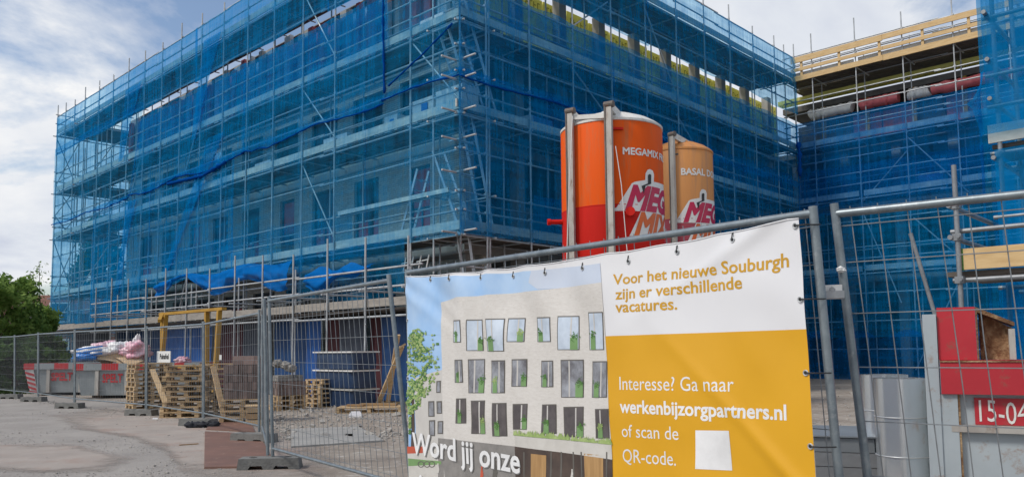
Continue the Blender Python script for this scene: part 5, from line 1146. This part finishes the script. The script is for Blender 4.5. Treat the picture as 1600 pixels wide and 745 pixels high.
def pavers(label, c, rz, nx, ny, nz, sz, mat, skip_top=0, name='paver_stack', tilt=0):
    t = thing(name, label, 'paver stack', c, rz)
    key = (sz, mat)
    if key not in BR: BR[key] = MB().box((0, 0, 0), (sz[0] - .006, sz[1] - .006, sz[2] - .006)).mesh('paver', mat)
    for k in range(nz):
        for j in range(ny):
            for i in range(nx):
                if k < nz - 1 and 0 < i < nx - 1 and 0 < j < ny - 1: continue
                if k == nz - 1 and rnd.random() < skip_top: continue
                o = link('paver', BR[key], t, ((i - (nx - 1) / 2) * sz[0] + rnd.uniform(-.006, .006), (j - (ny - 1) / 2) * sz[1] + rnd.uniform(-.008, .008), (k + .5) * sz[2]))
                o.rotation_euler = (0, 0, rnd.uniform(-.03, .03))
    return t
pavers('tall pack of dark brown pavers on the pallets by the fence corner', (bx_, by_, bz_), .25, 8, 6, 4, (.088, .105, .165), 'paver')
pavers('pinkish pavers piled on top of the tall dark paver pack', (bx_ + .08, by_, bz_ + .665), .35, 3, 5, 2, (.20, .1, .085), 'paver_pink', .0)
pavers('small pile of brown pavers behind the bare fence panel', (ex_, ey_, ez_), PHI - .2, 6, 5, 2, (.11, .12, .16), 'paver')
pavers('rough top course of pavers on the small paver pile', (ex_ - .03, ey_, ez_ + .325), PHI - .2, 5, 4, 2, (.12, .12, .07), 'stone_grey', .35)
for k, (px, py) in enumerate(((434, 566), (446, 569), (455, 573))): bag('%s lump of stone heaped on the small paver pile' % ['biggest', 'middle', 'lowest'][k], px, py + 2, 18.9, (.12, .12, .09), 'stone_grey', 20 + k, .4, 1.4, 'stone', 'stone')
def plank(label, a, b, w=.1, h=.03, mat='pallet_wood', name='plank'):
    a, b = Vector(a), Vector(b); return tag(MB().bar(Vector((0, 0, 0)), b - a, w, h).build(name, mat, loc=a), label, 'plank')
plank('long plank leaning on the leftmost pallet stack', G(266, 647), at(238, 577, 19.35), .12)
plank('upright plank leaning between the pale pallet stack and the pavers', G(352, 657), at(333, 572, 16.6), .11)
plank('left one of two pale planks crossing near the fence post', G(592, 628, .12), at(628, 541, 18.3), .11, .04)
plank('right one of two pale planks crossing near the fence post', G(606, 628, .12), at(622, 523, 18.4), .10, .04)
plank('short plank end tied across the crossed planks', at(621, 545, 18.2), at(634, 537, 18.2), .11, .04)
plank('short dark plank lying on the flat pallet', (gx_ - .5, gy_, gz_ + .03), (gx_ - .1, gy_ - .1, gz_ + .03), .12, .04, 'old_timber')
plank('brown plank lying across the flat pallet', (gx_ - .25, gy_ + .2, gz_ + .03), (gx_ + .6, gy_ + .1, gz_ + .03), .12, .05, 'brown_board')
plank('long thin lath lying behind the flat pallet', G(524, 632, .03), G(640, 628, .03), .06, .05)
plank('thin stick lying on the asphalt by the road plate', G(280, 695, .012), G(310, 693, .012), .03, .02, 'old_timber')
plank('dark stick lying behind the road plate', G(347, 672, .012), G(378, 668, .012), .05, .03, 'old_timber')
plank('loose splinter on the pale pallet stack', at(302, 569, 17.2), at(312, 577, 17.2), .06)
cr = thing('crate', 'small plywood crate in front of the paver stack', 'crate', at(398, 660, 15.2).xy.to_3d(), .25)
for k in range(3): MB().bx(-.16, .16, -.14, .14, .0 + k * .12, .1 + k * .12).build('slat', 'brown_board' if k % 2 else 'pallet_wood', cr)
MB().bx(-.18, .18, -.16, .16, .345, .365).build('lid', 'pallet_wood', cr)
# wrapped packs behind the bare panel
ws = site(-2.05, 2.0)
for k in range(3):
    z0 = .03 + k * .45; t = thing('wrapped_pack', ['bottom', 'middle', 'topmost'][k] + ' dark blue wrapped pack of the stack behind the flat pallet', 'pack', (ws.x, ws.y, z0), PHI, 'dark wrapped packs')
    m = MB(); wv = .82
    def fn(i, j, k=k):
        a_ = i * 2 * math.pi; c_, s_ = math.cos(a_), math.sin(a_); e = .22; x = math.copysign(abs(c_) ** e, c_) * .38; y = math.copysign(abs(s_) ** e, s_) * wv
        w_ = .02 * mnoise.noise(Vector((x * 5, y * 4, j * 3 + k * 9))); return (x * (1 + w_), y * (1 + w_), .40 * j)
    m.grid(fn, 48, 6); m.add([(-.37, -.8, .40), (.37, -.8, .40), (.37, .8, .40), (-.37, .8, .40)], [(0, 1, 2, 3)]); m.build('wrapping', 'blue_wrap', t, smooth=40)
    if k < 3: MB().bx(-.41, .40, -.86, .86, .395, .43).build('white_batten', 'safety_white' if k else 'toe_wood', t)
flat_slab('plastic_scrap', [(545, 652), (566, 652), (562, 644), (549, 645)], .004, .05, 'bag_white', 'white plastic scrap on the rubble by the flat pallet', 'plastic scrap')
flat_slab('plastic_scrap', [(539, 683), (551, 684), (551, 680), (540, 680)], .004, .03, 'bag_blue', 'small bright blue plastic scrap on the yard ground', 'plastic scrap')
flat_slab('plastic_scrap', [(238, 655), (247, 655), (246, 653), (239, 653)], .004, .012, 'bag_white', 'tiny white scrap on the asphalt near the pallets', 'plastic scrap')
c = G(316, 668); rg = thing('rag', 'black rag heaped in front of a fence foot', 'rag', c)
for k in range(5): blob((-.22 + k * .11, .03 * (k % 2), .05), (.10, .08, .06), k + 31, .6, 2.2, 14, 10, -.045).build('fold', 'rag', rg, smooth=180)
# ochre frames standing behind the skip
fo = onplane(256, 520, 'u', -3.1); f1 = onplane(347, 520, 'u', -3.1); va, vb = fo.y, f1.y
tz = at(300, 486, site(-3.1, (va + vb) / 2).y).z
of = sthing('timber_frame', 'tall ochre painted trestle frame standing behind the second skip', 'frame', -3.1, (va + vb) / 2)
q = (va - vb) / 2
for k, (v, u) in enumerate(((q, 0), (q - .35, -.25), (-q + .85, 0), (-q + .0, -.2))): MB().bar((u, v, 0), (u * .2, v + .1, tz - .06), .10, .12).build('leg', 'ochre', of)
MB().bx(-.07, .07, -q - .1, q + .25, tz - .05, tz + .03).build('top_beam', 'ochre', of); MB().bar((-.02, q + .1, tz), (-.35, q - .5, tz - .25), .1, .1).build('brace', 'ochre', of)
MB().bx(-.03, .03, -q + .1, q, .9, 1.0).build('cross_rail', 'ochre', of)

# ------------------------------------------------------------------ container, zinc rolls and board stack at the right
crz = -.5; cd = Vector((math.cos(crz), math.sin(crz), 0)); cy2 = Vector((-cd.y, cd.x, 0)); co = Vector(((1465 - 800) / 1249 * 4.6, 4.6, 0))
def cl(px, py, dep=0):
    d = ray(px, py); o = Vector((0, 0, CH)); q = co + cy2 * dep; t = (q - o).dot(cy2) / d.dot(cy2); p = o + d * t - co; return (p.dot(cd), p.z)
ct = thing('container', 'grey steel container with red frame and a number plate at the right edge', 'container', co, crz)
WC = 2.2; zA, zB2, zC, zD = cl(1490, 480)[1], cl(1585, 503)[1], cl(1500, 562)[1], cl(1500, 615)[1]; xB, xC = cl(1525, 520)[0], cl(1586, 520)[0]
MB().bx(-.075, -.004, -.02, 2.6, .1, cl(1455, 491)[1]).build('side_plate', 'container_grey', ct)
MB().prism([(0, 0), (xB, 0), (xB, .28), (0, .28)], zC, zA).build('corner_block', 'container_red', ct)
m = MB(); m.add([(xB + .001, .0, zC), (xB + .001, .0, zA), (xC, .0, zB2), (xC, 0, zB2 - .02), (xB + .01, 0, zA - .03), (xB + .01, 0, zC)], [(0, 5, 4, 1), (1, 4, 3, 2)])
m.add([(xB + .001, 0, zA), (xC, 0, zB2), (xC, .28, zB2), (xB + .001, .28, zA), (xC, 0, zB2 - .02), (xC, .28, zB2 - .02), (xB + .01, 0, zA - .03), (xB + .01, .28, zA - .03)], [(0, 1, 2, 3), (1, 4, 5, 2), (4, 6, 7, 5)])
m.build('sloping_lip', 'rust', ct)
MB().grid(lambda i, j: (xB + .02 + (xC - xB - .03) * i, .05 + .09 * (1 - i) + .015 * mnoise.noise(Vector((i * 6, j * 4, 2))), zC + (zA - .03 + (zB2 - zA) * i - zC) * j), 14, 12).build('recess', 'rust', ct, smooth=60)
MB().bx(xC - .03, xC, .0, .28, zC + .002, zB2 - .036).build('recess_edge', 'rusty_steel', ct)
MB().bx(.004, WC, -.03, .3, zD, zC - .002).build('red_beam', 'container_red', ct)
xp = cl(1470, 640)[0], cl(1497, 640)[0]
MB().bx(xp[0], xp[1], -.01, .06, .1, zD - .002).build('corner_post', 'container_grey', ct); MB().bx(xp[1] + .001, xp[1] + .012, -.006, .06, .1, zD - .003).build('rust_edge', 'rust', ct)
MB().bx(xp[1] + .013, WC, .03, .07, .1, zD - .003).build('end_panel', 'container_grey', ct)
MB().bx(WC - .07, WC, .31, 2.6, .1, 1.2).build('side_plate', 'container_grey', ct); MB().bx(0, WC - .071, 2.55, 2.6, .1, 1.2).build('rear_panel', 'container_grey', ct); MB().bx(0, WC - .072, .072, 2.549, .1, .16).build('floor', 'rust', ct)
zp0, zp1 = cl(1560, 664)[1], cl(1560, 622)[1]; xq = cl(1523, 640)[0]
MB().bx(.002, WC, -.036, -.031, zC - .012, zC - .004).build('weld_line', 'rust', ct)
npl = MB().bx(xq, xq + .42, .018, .029, zp0, zp1).build('number_plate', 'container_red', ct)
MB().bx(cl(1487, 668)[0], WC - .1, -.012, .028, cl(1500, 674)[1], zp0 - .003).build('lip', 'rusty_steel', ct)
V, Fc, a_, b_ = text_geo('15-04', .0); k = .118 / cap_height(); x0 = cl(1530, 640)[0]; x1 = cl(1607, 640)[0]
MB().add([(x0 + (x - a_) / (b_ - a_) * (x1 - x0), .0155, zp0 + .014 + y * k + .006 * math.sin(x * 3)) for x, y in V], Fc).build('number', 'logo_white', npl)
for k in range(2): MB().bx(xp[1] + .35 + k * .55, xp[1] + .42 + k * .55, -.0, .029, .1, zp0 - .06).build('rib', 'container_grey', ct)
def roll(label, px, Y, r, pytop, seed):
    zt = at(px, pytop, Y - r).z; c = Vector(((px - 800) / 1249 * Y, Y, .13)); h = zt - .13
    prof = []; n = 90; m = MB()
    def fn(i, j): a_ = i * 3 * 2 * math.pi + seed; rr = r - .006 * i * 3; return (rr * math.cos(a_), rr * math.sin(a_), h * j)
    m.grid(fn, n, 1); o = m.build('zinc_roll', 'zinc', smooth=180, loc=c); tag(o, label, 'metal roll')
    for k in range(1, 4):
        pts = [((r + .0015) * math.cos(t), (r + .0015) * math.sin(t), h * k / 4 + .0) for t in [2 * math.pi * q / 40 for q in range(41)]]
        MB().tube(pts, .0035, 5, False).build('wire_band', 'galv_tube', o)
roll('front roll of shiny zinc sheet beside the grey container', 1403, 5.45, .172, 592, .5); roll('rear roll of zinc sheet half hidden behind the front one', 1378, 5.95, .165, 586, 2.0)
pallet('pallet under the two zinc rolls', ((1393 - 800) / 1249 * 5.7, 5.7, .005), -.1, 1.0, .8, .12)
bs_ = thing('board_stack', 'stack of grey wrapped boards between the banner and the zinc rolls', 'board stack', ((1290 - 800) / 1249 * 6.3, 6.3, .0), -.35)
for k in range(6): MB().bx(-.75 + rnd.uniform(-.01, .01), .30 + rnd.uniform(-.02, .02), -.4, .4, .08 + k * .105, .08 + k * .105 + .1).build('board', 'wrap_grey' if k < 5 else 'zinc_dull', bs_)
for x in (-.6, .1): MB().bx(x, x + .1, -.4, .4, 0, .078).build('bearer', 'pallet_wood', bs_)
MB().bx(-.77, .32, -.42, .42, .712, .722).build('cover_sheet', 'zinc_dull', bs_)

# ------------------------------------------------------------------ trees, house, verge on the left
def tree(name, label, c, hgt, rad, trunk_h, nclump, nleaf, leaf, mat, seed, cone=0.0, multi=1, low=.15):
    r = random.Random(seed); t = thing(name, label, 'tree' if name != 'bush' else 'bush', c); tk = MB()
    limbs = []
    for k in range(multi):
        a = r.uniform(0, 6.28); tip = Vector((math.cos(a) * rad * .4 * (multi > 1), math.sin(a) * rad * .4 * (multi > 1), hgt * (.85 if cone else .7)))
        b0 = Vector((.12 * math.cos(a), .12 * math.sin(a), 0)) * (multi > 1); mid = b0.lerp(tip, .5) + Vector((r.uniform(-.2, .2), r.uniform(-.2, .2), 0)) * rad * .3
        r0 = .022 * hgt / math.sqrt(multi); tk.tube([b0, mid, tip], [r0, r0 * .65, r0 * .2], 7); limbs.append((b0, mid, tip))
    cl_ = []
    for k in range(nclump):
        for _ in range(30):
            z = r.uniform(low, 1); 
            R0 = rad * ((1 - z) ** .8 * 1.0 + .05) if cone else rad * math.sqrt(max(.02, 1 - ((z - .5) / .52) ** 2))
            a = r.uniform(0, 6.28); q = R0 * math.sqrt(r.uniform(.25, 1.0)) * (1 + .35 * mnoise.noise(Vector((math.cos(a) * 1.5, math.sin(a) * 1.5, z * 4 + seed)))); p = Vector((q * math.cos(a), q * math.sin(a), z * hgt))
            if mnoise.noise(p * (1.8 / rad) + Vector((seed, 0, 0))) > -.25: break
        cl_.append(p); l = r.choice(limbs); s = l[1] if p.z > l[1].z else l[0].lerp(l[1], .6)
        if k % 3 == 0: tk.tube([s, s.lerp(p, .5) + Vector((0, 0, .1)), p], [.006 * hgt, .004 * hgt, .0015 * hgt], 5)
    tk.build('trunk', 'bark', t, smooth=60); m = MB()
    for p in cl_:
        cr_ = rad * r.uniform(.13, .24)
        for k in range(nleaf):
            d = Vector((r.gauss(0, 1), r.gauss(0, 1), r.gauss(0, .75))); d = d.normalized() * cr_ * r.random() ** .45; q = p + d; s = leaf * r.uniform(.6, 1.3)
            if q.z < .05: continue
            u = Vector((r.gauss(0, 1), r.gauss(0, 1), r.gauss(0, 1))).normalized(); w = u.cross(Vector((r.gauss(0, 1), r.gauss(0, 1), r.gauss(0, 1)))).normalized()
            m.add([q - u * s, q + w * s * .45, q + u * s, q - w * s * .45], [(0, 1, 2, 3)])
    m.build('crown', mat, t); return t
def gp(px, Y): return Vector(((px - 800) / 1249 * Y, Y, 0))
tree('bush', 'big leafy bush behind the fence at the left edge', gp(4, 31), 4.25, 1.9, .5, 120, 48, .12, 'leaf', 1, multi=5, low=.04)
tree('bush', 'lower bush reaching to the scaffold end, right of the big bush', gp(50, 33), 3.3, 1.15, .4, 80, 70, .11, 'leaf_light', 2, multi=4, low=.04)
tree('bush', 'dark bush behind the fence beyond the left picture edge', gp(-40, 30), 4.2, 2.2, .5, 120, 70, .13, 'leaf', 3, multi=5, low=.04)
tree('bush', 'low dark hedge bush in front of the big bush', gp(20, 28.8), 1.8, 1.3, .3, 70, 70, .10, 'leaf_dark', 4, multi=4, low=.03)
tree('bush', 'low dark hedge bush at the foot of the scaffold end', gp(66, 34), 2.0, 1.1, .3, 60, 60, .11, 'leaf_dark', 9, multi=4, low=.03)
tree('conifer', 'tall pointed conifer seen through the net of the scaffold end', gp(152, 66), 12.5, 3.6, 1, 150, 60, .28, 'leaf_dark', 5, cone=1)
tree('tree', 'round tree seen through the net left of the conifer', gp(118, 70), 6.5, 3.0, 1, 100, 60, .26, 'leaf', 6)
tree('tree', 'round tree low behind the conifer', gp(180, 72), 7.5, 3.5, 1, 100, 60, .26, 'leaf', 7)
# slender shoots on top of the bush
for k, (px, py) in enumerate(((61, 408), (52, 424))):
    b = gp(px - 4, 31.5); top = at(px, py, 31.5); t = thing('sapling', ['taller', 'shorter'][k] + ' slender shoot rising above the big bush', 'tree', b); tp = top - b
    MB().tube([(0, 0, 0), tp * .6 + Vector((.1, 0, 0)), tp], [.04, .025, .008], 6).build('trunk', 'bark', t); m = MB(); r = random.Random(k)
    for j in range(90):
        f = r.uniform(.55, 1); q = tp * f + Vector((r.gauss(0, .16), r.gauss(0, .16), 0)); s = .08; u = Vector((r.gauss(0, 1), r.gauss(0, 1), r.gauss(0, 1))).normalized(); w = u.cross(Vector((1, .3, .2))).normalized()
        m.add([q - u * s, q + w * s * .5, q + u * s, q - w * s * .5], [(0, 1, 2, 3)])
    m.build('crown', 'leaf_light', t)
hs = thing('house', 'brick house glimpsed between the bush and the scaffold end', 'house', gp(66, 52), .1)
hw, hd = 2.6, 6; ze = at(70, 488, 52).z; zr = at(70, 456, 52).z
MB().bx(-hw, hw, 0, hd, 0, ze).add([(-hw, 0, ze), (-hw, hd, ze), (-hw, hd / 2, zr - .1)], [(0, 1, 2)]).add([(hw, 0, ze), (hw, hd, ze), (hw, hd / 2, zr - .1)], [(0, 2, 1)]).build('wall', 'house_brick', hs)
m = MB(); m.add([(-hw - .2, -.3, ze - .1), (hw + .2, -.3, ze - .1), (hw + .2, hd / 2, zr), (-hw - .2, hd / 2, zr), (hw + .2, hd + .3, ze - .1), (-hw - .2, hd + .3, ze - .1)], [(0, 1, 2, 3), (3, 2, 4, 5)])
rf = m.build('roof', 'roof_tile', hs); MB().bx(.8, 1.4, hd / 2 - .3, hd / 2 + .3, zr - .4, zr + .7).build('chimney', 'house_brick', rf)
for x in (-1.6, .3):
    for z in (1.0, 3.4):
        w_ = MB().bx(x, x + 1.3, -.04, .06, z, z + 1.3).build('window', 'white_plastic', hs); MB().bx(x + .08, x + 1.22, -.05, -.045, z + .08, z + 1.22).build('pane', 'glass_dark', w_)
# far strip of greenery that closes the horizon
r = random.Random(12); m = MB()
for k in range(9000):
    a = R_(-75 + 150 * r.random()); D = r.uniform(120, 150); x, y = D * math.sin(a), D * math.cos(a); hh = 6 + 3 * mnoise.noise(Vector((a * 9, 2, 1))); q = Vector((x, y, hh * r.random())); s = r.uniform(.5, 1.1)
    u = Vector((r.gauss(0, 1), r.gauss(0, 1), r.gauss(0, 1))).normalized(); w = u.cross(Vector((r.gauss(0, 1), r.gauss(0, 1), 1))).normalized(); m.add([q - u * s, q + w * s * .6, q + u * s, q - w * s * .6], [(0, 1, 2, 3)])
o = m.build('far_greenery', 'leaf_dark', stuff=True)
# rough grass under the bushes
m = MB()
for k in range(1500):
    p = gp(r.uniform(-60, 105), r.uniform(27.5, 34)); 
    if p.x > -14: continue
    h = r.uniform(.08, .3); a = r.uniform(0, 6.28); m.add([(p.x - .03 * math.cos(a), p.y - .03 * math.sin(a), 0), (p.x + .03 * math.cos(a), p.y + .03 * math.sin(a), 0), (p.x + r.uniform(-.1, .1), p.y + r.uniform(-.1, .1), h)], [(0, 1, 2)])
m.build('grass', 'grass', stuff=True)
